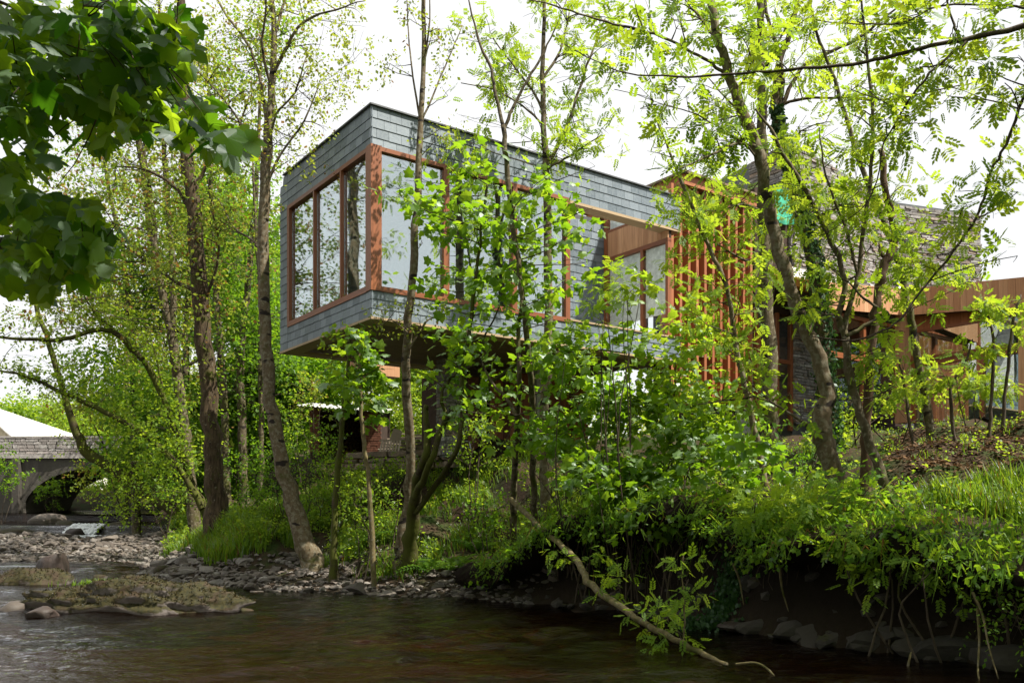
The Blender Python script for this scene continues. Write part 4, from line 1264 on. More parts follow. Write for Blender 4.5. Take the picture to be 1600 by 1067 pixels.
def cottage():
    root = empty('cottage', (W(-40, 0, 60)[0], 60, 4)); tag(root, 'pale cottage with a white hipped roof behind the bridge at far left', 'cottage')
    e0, e1, r0, r1 = W(-190, 690, 57), W(94, 689, 57), W(-190, 620, 61), W(-52, 624, 61)
    b1, b0 = e1 + [0, 8, 0], e0 + [0, 8, 0]
    th = np.array([0, 0, .12])
    for nm, poly in (('roof', [e0, e1, r1, r0]), ('roof', [e1, b1, r1]), ('roof', [b1, b0, r0, r1])):
        m = MB(); m.prism(poly, th); m.build(nm, M['pale_roof'], root)
    m = MB(); m.box(e0[0], e1[0] - .35, 57.4, 64.6, 2, e1[2] + .02); m.build('wall', M['white_wall'], root)
    # gabled porch
    a_, c_, t_ = W(-34, 690, 54.5), W(27, 690, 54.5), W(-4, 662, 54.5)
    m = MB(); m.prism([a_, c_, t_], (0, 2.9, 0)); m.build('porch_gable', M['cream_wall'], root)
    m = MB(); m.box(a_[0] + .1, c_[0] - .1, 54.55, 57.4, 2, a_[2] - .002); m.build('porch_wall', M['cream_wall'], root)
    for s_ in (a_, c_):
        ov = (s_ - t_) * .12
        m = MB(); q0, q1 = t_ + [0, -.25, .03], s_ + ov + [0, -.25, .03]
        m.prism([q0, q1, q1 + [0, 3.2, 0], q0 + [0, 3.2, 0]], (0, 0, .1)); m.build('porch_roof', M['pale_roof'], root)
cottage()

# ------------------------------------------------------------------ leaves
def half(pts):
    return pts + [(x, -y) for x, y in pts[::-1] if y > 1e-6]
def fan(outline, cx=.3, fold=.18, droop=.2):
    O = np.array(outline); V = np.concatenate([[[cx, 0]], O])
    z = -fold * np.abs(V[:, 1]) - droop * V[:, 0] ** 2
    V = np.column_stack([V, z]); n = len(O)
    T = np.array([(0, 1 + i, 1 + (i + 1) % n) for i in range(n)])
    return V, T
SYC_LO = fan(half([(0, 0), (-.04, .28), (.06, .46), (.27, .36), (.58, .52), (.62, .28), (1.0, 0)]))
SYC_HI = fan(half([(0, 0), (-.08, .13), (-.06, .3), (.0, .40), (.06, .48), (.15, .45), (.22, .40), (.27, .35), (.36, .44), (.46, .49), (.62, .56), (.64, .47), (.63, .39), (.60, .30), (.72, .29), (.82, .21), (.9, .15), (1.04, 0)]), .28, .16, .22)
SMALL = (np.array([(0, 0, 0), (.5, .34, -.07), (1, 0, -.1), (.5, -.34, -.07)]), np.array([(0, 2, 1), (0, 3, 2)]))
def ash_leaf():
    V, T = [], []
    def leaflet(x, ang, L, w):
        c, s = math.cos(ang), math.sin(ang); n = len(V)
        for (a, b, z) in ((0, 0, 0), (.5 * L, w, -.02), (L, 0, -.06), (.5 * L, -w, -.02)):
            V.append((x + a * c - b * s, a * s + b * c, z - .28 * x * x))
        T.extend([(n, n + 2, n + 1), (n, n + 3, n + 2)])
    for x in (.2, .38, .56, .74):
        for sg in (1, -1): leaflet(x, sg * 1.0, .36, .10)
    leaflet(.85, 0, .40, .11)
    n = len(V); V.extend([(0, -.008, 0), (0, .008, 0), (.85, 0, -.2)]); T.append((n, n + 1, n + 2))
    return np.array(V), np.array(T)
ASH = ash_leaf()
TPL = {'syc': SYC_LO, 'small': SMALL, 'ash': ASH}

def nrm(a): return a / (np.linalg.norm(a, axis=-1, keepdims=True) + 1e-9)

def place(tpl, P, D, N, S):
    """instances of a leaf template: position, direction, normal, size"""
    V0, T0 = tpl
    D = nrm(D); N = nrm(N - D * np.sum(N * D, -1, keepdims=True)); B = np.cross(N, D)
    V = P[:, None, :] + S[:, None, None] * (V0[None, :, 0:1] * D[:, None] + V0[None, :, 1:2] * B[:, None] + V0[None, :, 2:3] * N[:, None])
    k = len(V0); n = len(P)
    T = (np.arange(n)[:, None, None] * k + T0[None]).reshape(-1, 3)
    return V.reshape(-1, 3), T

def sprays(P, U, rng, kind, size, per=7, length=.35, droop=.3, jit=.25):
    """leaf arrays for sprays starting at P heading U"""
    n = len(P); t = np.tile(np.linspace(.15, 1, per), n)
    Pr = np.repeat(P, per, 0); Ur = nrm(np.repeat(U, per, 0))
    srnd = np.repeat(rng.random(n), per)
    ref = nrm(rng.normal(0, 1, (n, 3))); A = nrm(np.cross(nrm(U), ref)); Bv = np.cross(nrm(U), A)
    ph = np.repeat(rng.uniform(0, 6.28, n), per) + np.tile(np.arange(per) * 2.4, n)
    side = np.cos(ph)[:, None] * np.repeat(A, per, 0) + np.sin(ph)[:, None] * np.repeat(Bv, per, 0)
    pos = Pr + Ur * (t * length)[:, None] + np.array([0, 0, -1.0]) * (droop * .3 * length * t ** 2)[:, None]
    D = side * .9 + Ur * (.35 + .5 * (t > .95))[:, None] + np.array([0, 0, -droop]) + rng.normal(0, jit, (n * per, 3))
    N = np.array([0, 0, 1.0]) + rng.normal(0, .45, (n * per, 3))
    off = nrm(D) * size * (.5 if kind == 'syc' else .12)
    S = size * rng.uniform(.45, 1.3, n * per)
    V, T = place(TPL[kind], pos + off, D, N, S)
    r = np.clip(.55 * rng.random(n * per) + .45 * srnd, 0, .999)
    return V, T, np.repeat(r, len(TPL[kind][0]))

class Leaves:
    def __init__(self): self.V, self.T, self.R, self.n = [], [], [], 0
    def add(self, V, T, R):
        self.V.append(V); self.T.append(T + self.n); self.R.append(R); self.n += len(V)
    def build(self, name, mat, parent):
        if not self.V: return None
        o = link_mesh(name, np_mesh(name, np.concatenate(self.V), T=np.concatenate(self.T), mat=mat, rnd=np.concatenate(self.R)), parent)
        return tag(o, kind='stuff')

SEED = [100]
class Tree:
    def __init__(s, name, label, base, leaf='small', lmat='alder', bark='b_pale', size=.06, cat='tree', group=None, per=7, splen=.35, droop=.3):
        SEED[0] += 1
        s.rng = np.random.default_rng(SEED[0])
        s.root = empty(name, base); tag(s.root, label, cat, group)
        s.leaf, s.lmat, s.bark, s.size, s.per, s.splen, s.droop = leaf, M[lmat], M[bark], size, per, splen, droop
        s.tw = MB(); s.lv = Leaves(); s.sk = []; s.skr = []; s.sp, s.su = [], []
    def stem(s, pts, rad, name='limb', sides=8, wob=.05, kink=0.02):
        P = np.asarray(pts, float); R = np.asarray(rad, float)
        m = 4
        Q = spline(np.column_stack([P, R]), m)
        j = s.rng.normal(0, 1, (len(Q), 3)) * (Q[:, 3:4] * .10 + kink * .25); j[0] = 0
        pp = Q[:, :3] + j; rr = np.maximum(Q[:, 3], .003)
        mb = MB(); mb.tube(pp, rr, sides, True, wob)
        mb.build(name, s.bark, s.root, True)
        s.sk.append(pp); s.skr.append(rr)
        return pp, rr
    def px(s, path, Y, name='limb', ground=False, sides=8, dY=0.0, kink=.02):
        """path rows (px, py, width_px[, Y])"""
        P, R = [], []
        n = len(path)
        for i, row in enumerate(path):
            y = row[3] if len(row) > 3 else Y + dY * i / max(1, n - 1)
            P.append(W(row[0], row[1], y)); R.append(row[2] * .74 / 2 / FPX * y)
        if ground:
            b = P[0].copy(); z = gz1(b[0], b[1])
            if z < b[2] - .12:
                b2 = b.copy(); d = P[0] - P[1]; 
                t = (b[2] - z + .1) / max(.2, -d[2]) if d[2] < -.05 else 0
                b2[:2] += d[:2] * min(t, 2.5) * .5; b2[2] = z - .12
                P.insert(0, b2); R.insert(0, R[0] * 1.25)
            else:
                P[0][2] = min(P[0][2], z - .1); R[0] *= 1.2
        return s.stem(P, R, name, sides, kink=kink)
    def twig(s, a, b, r0, r1=.003, sag=.1, n=5, sides=4):
        a = np.asarray(a); b = np.asarray(b); L = np.linalg.norm(b - a)
        m = (a + b) / 2 + s.rng.normal(0, .08, 3) * L + np.array([0, 0, sag * L])
        t = np.linspace(0, 1, n)[:, None]
        P = (1 - t) ** 2 * a + 2 * t * (1 - t) * m + t * t * b
        P[1:-1] += s.rng.normal(0, .012, (n - 2, 3)) * L
        s.tw.tube(P, np.linspace(r0, r1, n), sides, False)
        return P
    def nearest(s, p, below=True):
        best, bp, br = 1e9, None, .02
        for P, R in zip(s.sk, s.skr):
            d = np.linalg.norm(P - p, axis=1) + (np.maximum(P[:, 2] - p[2] + .15, 0) * 1.5 if below else 0)
            i = int(np.argmin(d))
            if d[i] < best: best, bp, br = d[i], P[i], R[i]
        return bp, br
    def clump(s, c, r, n, br=None, up=.25):
        """n leaf sprays in an ellipsoid at c (world) with radii r, carried by twigs from the nearest limb"""
        c = np.asarray(c, float); r = np.asarray(r, float)
        bp, rr = s.nearest(c)
        r0 = br or min(rr * .6, .004 + .010 * float(r.mean()) + .004)
        P = s.twig(bp, c, r0, .005, -.02)
        tips = []
        for i in range(max(2, n // 5)):
            q = s.rng.normal(0, 1, 3); q /= np.linalg.norm(q); q = c + q * r * s.rng.uniform(.45, .95)
            a = P[int(s.rng.integers(2, len(P)))]
            tips.append(s.twig(a, q, .0055, .0025, .05, 4, 3))
        for i in range(n):
            tp = tips[int(s.rng.integers(len(tips)))]
            a = tp[int(s.rng.integers(1, len(tp)))]
            q = s.rng.normal(0, .35, 3) * r + a
            d = q - c; d = d / (np.linalg.norm(d) + 1e-6) + s.rng.normal(0, .5, 3) + np.array([0, 0, up])
            s.sp.append(q); s.su.append(d)
    def cpx(s, px, py, Y, rx, ry, n, dz=None):
        k = Y / FPX
        s.clump(W(px, py, Y), (rx * k, (dz if dz else (rx + ry) / 2 * k), ry * k), n)
    def auto(s, stem, n, L, t0=.35, t1=1.0, up=.6, nsp=5, spread=1.0, twr=.011):
        """side branches with sprays along a stem (pp, rr)"""
        pp, rr = stem
        for i in range(n):
            t = t0 + (t1 - t0) * s.rng.random()
            k = min(len(pp) - 1, int(t * (len(pp) - 1)))
            az = s.rng.uniform(0, 6.28)
            d = np.array([math.cos(az), math.sin(az), up * s.rng.uniform(.2, 1.6)]); d /= np.linalg.norm(d)
            l = L * s.rng.uniform(.5, 1.15) * (1.15 - .5 * t)
            e = pp[k] + d * l
            P = s.twig(pp[k], e, min(twr, rr[k] * .7), .003, s.rng.uniform(-.05, .15), 6)
            for j in range(nsp):
                a = P[int(s.rng.integers(2, 6))]
                q = a + s.rng.normal(0, .16 * spread, 3) * l
                s.tw.tube([a, (a + q) / 2 + s.rng.normal(0, .02, 3), q], [.0045, .0035, .0025], 3, False)
                s.sp.append(q); s.su.append(q - a + s.rng.normal(0, .1, 3) + np.array([0, 0, .05]))
    def done(s):
        if s.tw.n: tag(s.tw.build('twigs', M['b_twig'], s.root, True), kind='stuff')
        if s.sp:
            P = np.array(s.sp); U = np.array(s.su)
            s.lv.add(*sprays(P, U, s.rng, s.leaf, s.size, s.per, s.splen, s.droop))
            tw = Leaves()
            s.lv.build('foliage', s.lmat, s.root)
        return s.root

def gpos(px, Y):
    x = (px - 800) / FPX * Y
    return np.array([x, Y, gz1(x, Y)])

# ------------------------------------------------------------------ trees seen in front of and beside the house
def tree_list():
    # slender alder left of the slate box
    t = Tree('alder_tree', 'tall spotted alder with pale bark left of the slate box', gpos(478, 19.6), 'small', 'alder', 'b_pale', .085, per=8, splen=.4)
    tr = t.px([(480, 852, 44), (457, 785, 34), (434, 690, 29), (419, 600, 27), (413, 480, 25), (412, 380, 24), (416, 260, 22), (424, 160, 16), (428, 60, 12), (420, -60, 8), (410, -160, 5)], 19.6, 'trunk', True, 10)
    limbs = [[(416, 190, 8), (405, 120, 7), (385, 65, 6), (345, 10, 5), (320, -50, 3)], [(426, 120, 10), (442, 85, 8), (475, 35, 6), (525, 15, 4), (570, 0, 2)],
             [(418, 240, 7), (432, 180, 5), (460, 145, 4), (478, 90, 2)], [(410, 245, 8), (385, 205, 6), (345, 150, 4), (305, 108, 2)], [(412, 400, 6), (395, 375, 5), (365, 355, 4), (340, 310, 2)],
             [(420, 280, 7), (440, 240, 5), (475, 190, 4), (500, 130, 2)], [(424, 140, 7), (410, 80, 6), (415, 10, 4), (400, -60, 2)], [(428, 60, 7), (445, 0, 5), (470, -60, 3)]]
    for i, l in enumerate(limbs):
        s_ = t.px(l, 19.6, dY=random.uniform(-1.5, 1.5), sides=6); t.auto(s_, 9, 1.0, .3, 1, .5, 4)
    t.auto(tr, 16, 1.3, .55, 1, .7, 4)
    for (x, y, r, n) in [(350, 40, 45, 16), (310, 95, 40, 14), (330, 165, 40, 14), (450, 50, 45, 16), (500, 70, 50, 22), (545, 120, 40, 22), (480, 150, 45, 20), (540, 40, 45, 20), (510, 205, 35, 12), (385, 120, 40, 12), (570, 75, 35, 14), (480, 240, 35, 14), (365, 230, 35, 12), (300, 30, 40, 14), (260, 20, 45, 16), (450, 220, 30, 10), (390, 20, 40, 14)]:
        t.cpx(x, y, 19.6 + random.uniform(-1.5, 2), r, r, int(n * 1.6))
    t.done()

    # thick dark trunk at left
    t = Tree('oak_tree', 'thick dark rough-barked trunk on the left bank, twigs growing up its side', gpos(340, 23.5), 'small', 'alder_brown', 'b_dark', .12, per=7, splen=.4)
    tr = t.px([(342, 822, 52), (334, 760, 40), (330, 680, 37), (322, 560, 34), (314, 450, 33), (304, 340, 31), (294, 250, 27), (288, 140, 22), (284, 30, 18), (280, -80, 12)], 23.5, 'trunk', True, 12)
    for l in [[(318, 470, 8), (335, 430, 6), (342, 380, 5), (330, 320, 4), (325, 280, 2)], [(306, 455, 10), (275, 440, 8), (230, 410, 6), (190, 380, 4)], [(300, 330, 9), (270, 290, 7), (225, 265, 5), (180, 260, 3)], [(300, 300, 9), (330, 250, 7), (365, 215, 5), (390, 150, 3)], [(290, 180, 10), (250, 120, 8), (200, 80, 5), (160, 60, 3)]]:
        s_ = t.px(l, 23.5, dY=random.uniform(-2, 2), sides=6); t.auto(s_, 9, 1.1, .2, 1, .4, 4)
    t.auto(tr, 60, .7, .2, .75, .3, 1, 1.0, .006)
    for k in range(44): t.cpx(random.uniform(20, 410), random.uniform(100, 480), 23.5 + random.uniform(-2, 3), 46, 38, 26)
    t.done()

    # pair of slim grey trunks
    t = Tree('ash_tree', 'slim twin-stemmed grey tree behind the thick dark trunk', gpos(300, 28), 'small', 'alder', 'b_grey', .12, per=7, splen=.42)
    a = t.px([(302, 800, 26), (293, 720, 24), (284, 640, 22), (264, 500, 20), (243, 410, 18), (230, 310, 16), (217, 220, 13), (205, 120, 10), (195, 0, 7), (190, -90, 4)], 28, 'trunk', True, 9)
    b = t.px([(270, 520, 15), (270, 430, 14), (263, 330, 12), (255, 220, 10), (250, 100, 8), (248, -20, 5)], 28, 'limb')
    c = t.px([(247, 440, 8), (240, 330, 7), (228, 250, 5), (215, 160, 3)], 28, 'limb')
    for s_ in (a, b, c): t.auto(s_, 22, 1.7, .35, 1, .4, 5)
    for k in range(54): t.cpx(random.uniform(20, 340), random.uniform(20, 560), 28 + random.uniform(-2, 4), 52, 42, 32)
    t.done()

    # mossy boughs arching over the river
    t = Tree('willow_tree', 'mossy-branched tree arching out over the river from the left bank', gpos(318, 26), 'small', 'pale', 'b_moss', .115, per=7, splen=.4)
    a = t.px([(322, 800, 22), (300, 760, 17), (283, 700, 13), (262, 640, 12), (232, 575, 13), (205, 545, 12), (180, 520, 11), (150, 516, 10), (100, 530, 9), (40, 530, 7), (-40, 522, 4)], 26, 'trunk', True, 9, -2)
    b = t.px([(316, 795, 16), (280, 730, 13), (240, 690, 12), (200, 662, 11), (150, 637, 10), (95, 612, 8), (40, 588, 6), (-20, 575, 3)], 25.2, 'limb')
    c = t.px([(300, 760, 9), (270, 680, 8), (255, 610, 6), (240, 540, 4)], 26, 'limb')
    d = t.px([(190, 525, 8), (155, 495, 6), (135, 470, 4), (125, 430, 2)], 25, 'limb')
    for s_ in (a, b): t.auto(s_, 40, .8, .12, 1, .5, 5)
    for s_ in (c, d): t.auto(s_, 14, .7, .2, 1, .5, 4)
    for (x, y, rx, ry, n) in [(120, 560, 40, 22, 14), (45, 440, 45, 40, 14), (80, 500, 45, 24, 12), (200, 510, 50, 30, 40), (250, 560, 50, 40, 50), (180, 600, 60, 40, 50), (240, 650, 60, 40, 60), (200, 720, 60, 40, 60), (290, 640, 40, 50, 40), (170, 780, 45, 25, 30), (240, 770, 60, 35, 60), (150, 460, 45, 30, 26), (270, 720, 50, 40, 44)]:
        t.cpx(x, y, 26 + random.uniform(-2, 2), rx, ry, n)
    t.done()

    # leaning tree by the bridge
    t = Tree('leaning_tree', 'mossy tree leaning over the river in front of the bridge', gpos(262, 34), 'small', 'pale', 'b_moss', .10, per=8, splen=.45)
    a = t.px([(268, 795, 26), (225, 765, 25), (180, 735, 24), (136, 705, 22), (116, 665, 16), (98, 610, 13), (78, 540, 11), (55, 470, 9), (40, 400, 6), (35, 330, 3)], 34, 'trunk', True, 9, -1)
    t.auto(a, 40, 1.6, .3, 1, .4, 5)
    for (x, y, n) in [(100, 500, 14), (110, 440, 16), (150, 590, 30), (200, 660, 50), (220, 700, 50), (190, 770, 50), (120, 400, 26), (230, 800, 40)]:
        t.cpx(x, y, 34 + random.uniform(-2, 2), 45, 32, n)
    t.done()

    # trunks further back
    for (nm, lab, path, Y) in [
        ('background_ash', 'grey trunk between the thick dark trunk and the spotted alder', [(380, 720, 19), (377, 640, 18), (376, 560, 18), (384, 480, 15), (392, 400, 13), (400, 300, 10), (405, 180, 7), (408, 60, 4)], 33),
        ('background_ash', 'dim greenish trunk just right of the thick dark trunk', [(352, 700, 17), (348, 600, 16), (342, 520, 14), (335, 420, 12), (330, 300, 9), (326, 180, 6), (322, 60, 3)], 32),
        ('background_ash', 'short orange-lit stem left of the spotted alder foot', [(408, 700, 11), (408, 640, 11), (406, 560, 10), (407, 470, 9), (400, 360, 7), (395, 250, 4)], 31),
        ('background_ash', 'pale forked trunk seen below the foreground leaves', [(208, 560, 16), (203, 500, 15), (197, 440, 14), (190, 380, 10), (175, 320, 8), (160, 240, 5)], 36)]:
        t = Tree(nm, lab, gpos(path[0][0], Y), 'small', 'beech', 'b_grey', .15, per=7, splen=.45, group='slim trunks in the wood at left')
        a = t.px(path, Y, 'trunk', True, 8); t.auto(a, 30, 2.0, .3, 1, .4, 6)
        for k in range(14):
            i = random.randrange(2, len(path)); t.cpx(path[i][0] + random.uniform(-60, 60), path[i][1] + random.uniform(-50, 50), Y + random.uniform(-1, 2.5), 45, 40, 26)
        t.done()

    # saplings in front of the box corner
    t = Tree('sapling', 'mossy sapling leaning right below the box corner', gpos(522, 18.4), 'syc', 'pale', 'b_moss', .095, per=6, splen=.26)
    a = t.px([(522, 842, 15), (525, 770, 13), (531, 700, 12), (538, 630, 10), (545, 560, 7), (550, 505, 4)], 18.4, 'trunk', True, 7)
    for (x, y, r, n) in [(520, 545, 26, 10), (548, 520, 20, 7), (505, 600, 24, 9), (555, 570, 22, 8), (500, 650, 24, 6)]: t.cpx(x, y, 18.4, r, r, n)
    t.done()
    t = Tree('sapling', 'thin yellowish sapling with big glossy leaves in front of the log shed', gpos(574, 17.8), 'syc', 'syc', 'b_log', .18, per=6, splen=.26)
    a = t.px([(577, 752, 10), (570, 705, 9), (565, 650, 9), (563, 590, 7), (560, 530, 4)], 17.8, 'trunk', True, 7)
    for (x, y, r, n) in [(545, 560, 28, 9), (575, 565, 24, 9), (540, 600, 28, 9), (580, 605, 28, 10), (565, 630, 30, 9), (560, 540, 24, 7), (600, 570, 22, 5)]: t.cpx(x, y, 17.8, r, r, n)
    t.done()

    # slim pale tree in front of the big window
    t = Tree('birch_tree', 'slim straight pale tree crossing the corner window', gpos(628, 18.3), 'small', 'alder', 'b_pale', .075, per=7, splen=.32)
    tr = t.px([(626, 856, 27, 18.3), (638, 780, 21, 18.1), (641, 700, 20, 17.8), (634, 610, 19, 17.4), (637, 520, 18, 17.0), (645, 420, 17), (651, 330, 16), (656, 220, 13), (661, 120, 11), (662, 20, 9), (664, -70, 6)], 16.8, 'trunk', True, 9)
    for l in [[(657, 190, 5), (645, 120, 4), (638, 50, 3), (634, -20, 2)], [(657, 195, 5), (680, 140, 4), (700, 95, 3), (722, 40, 2)], [(660, 110, 5), (670, 50, 4), (672, -30, 2)], [(640, 545, 5), (665, 505, 4), (690, 490, 2)], [(637, 520, 4), (612, 500, 3), (590, 512, 2)]]:
        s_ = t.px(l, 16.8, dY=random.uniform(-.6, .6), sides=5); t.auto(s_, 5, .45, .3, 1, .5, 3)
    for (x, y, r, n) in [(700, 40, 22, 9), (640, 30, 20, 6), (610, 100, 18, 5), (600, 105, 12, 4), (690, 200, 22, 7), (625, 500, 24, 8), (590, 505, 22, 8), (690, 490, 20, 7), (660, 380, 10, 3), (680, 220, 18, 8), (700, 150, 18, 5), (655, 500, 16, 5)]: t.cpx(x, y, 16.8, r, r, n)
    t.done()

    # mossy multi-stem in front of the pier
    t = Tree('field_maple', 'dark mossy many-stemmed tree with a broken stub below the box', gpos(640, 18.0), 'syc', 'syc', 'b_moss', .155, per=6, splen=.28)
    a = t.px([(640, 856, 34, 18.0), (646, 800, 27, 17.6), (652, 750, 20, 17.0), (664, 715, 17), (668, 680, 15), (664, 645, 13), (666, 634, 11)], 16.2, 'trunk', True, 9)
    b = t.px([(650, 775, 17, 17.2), (672, 725, 14), (692, 665, 13), (712, 640, 12), (740, 622, 10), (775, 592, 9), (815, 568, 8), (860, 553, 7), (920, 547, 5), (980, 552, 3)], 16.2, 'limb')
    c = t.px([(650, 800, 13, 17.5), (690, 745, 12, 16.6), (714, 700, 11), (722, 640, 10), (722, 590, 10), (732, 530, 9), (742, 450, 8), (752, 360, 6), (762, 290, 4)], 15.8, 'limb')
    d = t.px([(700, 655, 8), (690, 620, 7), (705, 590, 6), (740, 560, 5), (780, 480, 3)], 16, 'limb')
    for s_ in (b, c): t.auto(s_, 8, .5, .3, 1, .4, 3)
    for (x, y, r, n) in [(700, 300, 40, 18), (660, 330, 34, 14), (630, 310, 22, 7), (720, 260, 34, 15), (760, 290, 40, 16), (690, 360, 42, 16), (740, 350, 44, 18), (720, 420, 40, 15), (770, 420, 44, 16), (690, 450, 30, 9), (760, 480, 40, 14), (720, 520, 34, 10), (690, 560, 36, 12), (740, 570, 36, 12), (650, 580, 20, 5), (660, 470, 18, 4), (780, 340, 36, 14)]:
        t.cpx(x, y, 15.8 + random.uniform(-.8, .8), r, r * .9, int(n * .68))
    t.done()

    # slim tree with fork above the roof
    t = Tree('sycamore_sapling', 'slender forked sapling with a crown of broad leaves hiding the middle windows', gpos(834, 17.2), 'syc', 'syc', 'b_grey', .155, per=6, splen=.28)
    a = t.px([(836, 806, 14, 17.2), (833, 740, 13, 16.8), (832, 640, 13, 16.2), (825, 540, 12), (815, 450, 12), (803, 370, 11), (796, 300, 11), (789, 235, 11), (787, 195, 10)], 15.4, 'trunk', True, 8)
    b = t.px([(787, 200, 9), (775, 150, 8), (768, 110, 7), (750, 70, 6), (738, 25, 4), (725, -30, 3)], 15.4, 'limb', sides=6)
    c = t.px([(788, 200, 8), (800, 170, 7), (825, 125, 6), (845, 90, 5), (865, 50, 3), (885, 0, 2)], 15.4, 'limb', sides=6)
    d = t.px([(802, 806, 14, 17.3), (804, 740, 13, 16.9), (808, 660, 12, 16.2), (812, 590, 10), (810, 520, 9), (818, 440, 6)], 15.2, 'limb', True)
    e = t.px([(806, 650, 8), (790, 620, 7), (770, 600, 5), (750, 560, 3)], 15.2, 'limb')
    for (x, y, r, n) in [(820, 300, 40, 12), (850, 330, 42, 14), (830, 370, 44, 16), (800, 330, 40, 14), (870, 380, 40, 14), (900, 360, 34, 9), (840, 430, 44, 15), (880, 440, 36, 11), (800, 420, 40, 13), (820, 490, 40, 12), (870, 500, 34, 9), (910, 330, 24, 6), (770, 540, 34, 10), (850, 560, 40, 12), (800, 590, 36, 11), (900, 600, 36, 10), (760, 630, 34, 9), (930, 580, 30, 8), (840, 640, 36, 10), (720, 640, 26, 7), (790, 690, 30, 8), (860, 270, 28, 7), (915, 410, 22, 5)]:
        t.cpx(x, y, 15.2 + random.uniform(-1, 1), r, r * .9, int(n * .62))
    t.done()
    # feathery leaves over the roof belong to a separate ash
    t = Tree('ash_tree', 'pale straight ash rising past the end of the long window', gpos(856, 18.2), 'ash', 'ash', 'b_pale', .21, per=5, splen=.28)
    tr = t.px([(852, 742, 20), (850, 660, 19), (856, 560, 19), (858, 450, 18), (856, 350, 17), (854, 270, 15), (850, 200, 12), (848, 120, 10), (850, 30, 8), (852, -60, 5)], 18.2, 'trunk', True, 9)
    ls = [[(858, 252, 10), (870, 230, 9), (886, 198, 8), (905, 140, 6), (922, 90, 5), (945, 30, 3)], [(852, 265, 6), (880, 250, 5), (905, 235, 4), (940, 210, 2)], [(852, 180, 6), (830, 140, 5), (800, 100, 4), (770, 60, 2)], [(850, 120, 6), (875, 80, 5), (890, 20, 3)], [(852, 200, 5), (815, 165, 4), (770, 140, 3), (720, 130, 2)]]
    for l in ls:
        s_ = t.px(l, 18.2, dY=random.uniform(-1, 1), sides=6); t.auto(s_, 8, .8, .3, 1, .5, 2)
    for (x, y, r, n) in [(760, 30, 40, 12), (720, 60, 34, 8), (800, 60, 36, 10), (790, 100, 34, 10), (740, 120, 30, 7), (830, 160, 32, 8), (880, 60, 34, 10), (910, 150, 34, 10), (940, 110, 34, 10), (900, 200, 32, 9), (940, 200, 34, 10), (930, 260, 30, 7), (870, 130, 30, 8), (720, 180, 30, 8), (700, 210, 34, 8), (960, 60, 34, 9), (830, 30, 34, 9), (735, 215, 28, 7), (870, 240, 24, 5)]:
        t.cpx(x, y, 18.2 + random.uniform(-1.5, 1.5), r, r * .8, max(2, int(n * .7)))
    t.done()

    # large grey sinuous trunk at right
    t = Tree('ash_tree', 'sinuous pale grey trunk with black scars, largest on the right bank', gpos(1311, 11.8), 'ash', 'ash', 'b_pale', .20, per=5, splen=.24)
    tr = t.px([(1313, 850, 44), (1306, 780, 40), (1296, 715, 40), (1284, 672, 42), (1290, 620, 33), (1280, 560, 30), (1254, 500, 29), (1232, 440, 28), (1213, 380, 27), (1199, 310, 26), (1190, 255, 25), (1168, 195, 23), (1143, 130, 20), (1128, 80, 19), (1114, 30, 17), (1100, -50, 13)], 11.8, 'trunk', True, 12)
    ls = [[(1135, 118, 8), (1100, 92, 7), (1060, 70, 6), (1010, 50, 6), (960, 38, 5), (905, 22, 4), (850, 5, 3), (790, -5, 2)],
          [(1120, 60, 7), (1088, 20, 5), (1065, -20, 3)], [(1190, 250, 5), (1150, 215, 4), (1090, 180, 3), (1040, 165, 2)], [(1284, 678, 7), (1240, 650, 6), (1190, 622, 5), (1140, 625, 4), (1090, 632, 2)],
          [(1150, 150, 6), (1175, 100, 5), (1190, 40, 4), (1200, -20, 2)], [(1185, 230, 6), (1150, 225, 5), (1105, 245, 4), (1060, 265, 2)]]
    for l in ls:
        s_ = t.px(l, 11.8, dY=random.uniform(-1, 1), sides=6); t.auto(s_, 8, .55, .2, 1, .4, 2)
    for (x, y, r, n) in [(1060, 40, 40, 10), (1000, 90, 40, 8), (1110, 60, 36, 8), (1160, 60, 36, 9), (1180, 120, 36, 9), (1110, 150, 34, 6), (1040, 130, 34, 6), (1230, 60, 36, 8), (970, 50, 40, 8), (1010, 20, 36, 8), (1120, 20, 32, 7), (960, 140, 34, 6), (1100, 210, 30, 5), (1040, 200, 30, 4), (1180, 180, 28, 7), (1000, 170, 30, 5)]:
        t.cpx(x, y, 11.8 + random.uniform(-1, 1.5), r, r * .8, max(2, int(n * .52)))
    t.done()

    t = Tree('ash_tree', 'straight grey trunk right behind the sinuous pale one', gpos(1202, 16.6), 'ash', 'ash', 'b_grey', .22, per=5, splen=.26)
    tr = t.px([(1206, 700, 38), (1204, 640, 33), (1200, 560, 31), (1197, 470, 30), (1195, 380, 28), (1193, 280, 24), (1190, 180, 20), (1188, 90, 17), (1187, 0, 15), (1186, -80, 10)], 16.6, 'trunk', True, 10)
    ls = [[(1192, 230, 7), (1170, 190, 6), (1140, 160, 4), (1105, 120, 2)], [(1193, 330, 6), (1160, 320, 5), (1110, 330, 4), (1060, 300, 2)], [(1190, 120, 7), (1215, 70, 5), (1240, 20, 3)], [(1196, 420, 6), (1150, 400, 5), (1100, 370, 3), (1060, 380, 2)], [(1194, 260, 6), (1225, 230, 5), (1260, 200, 3), (1300, 190, 2)]]
    for l in ls:
        s_ = t.px(l, 16.6, dY=random.uniform(-1, 1), sides=6); t.auto(s_, 7, .8, .2, 1, .4, 2)
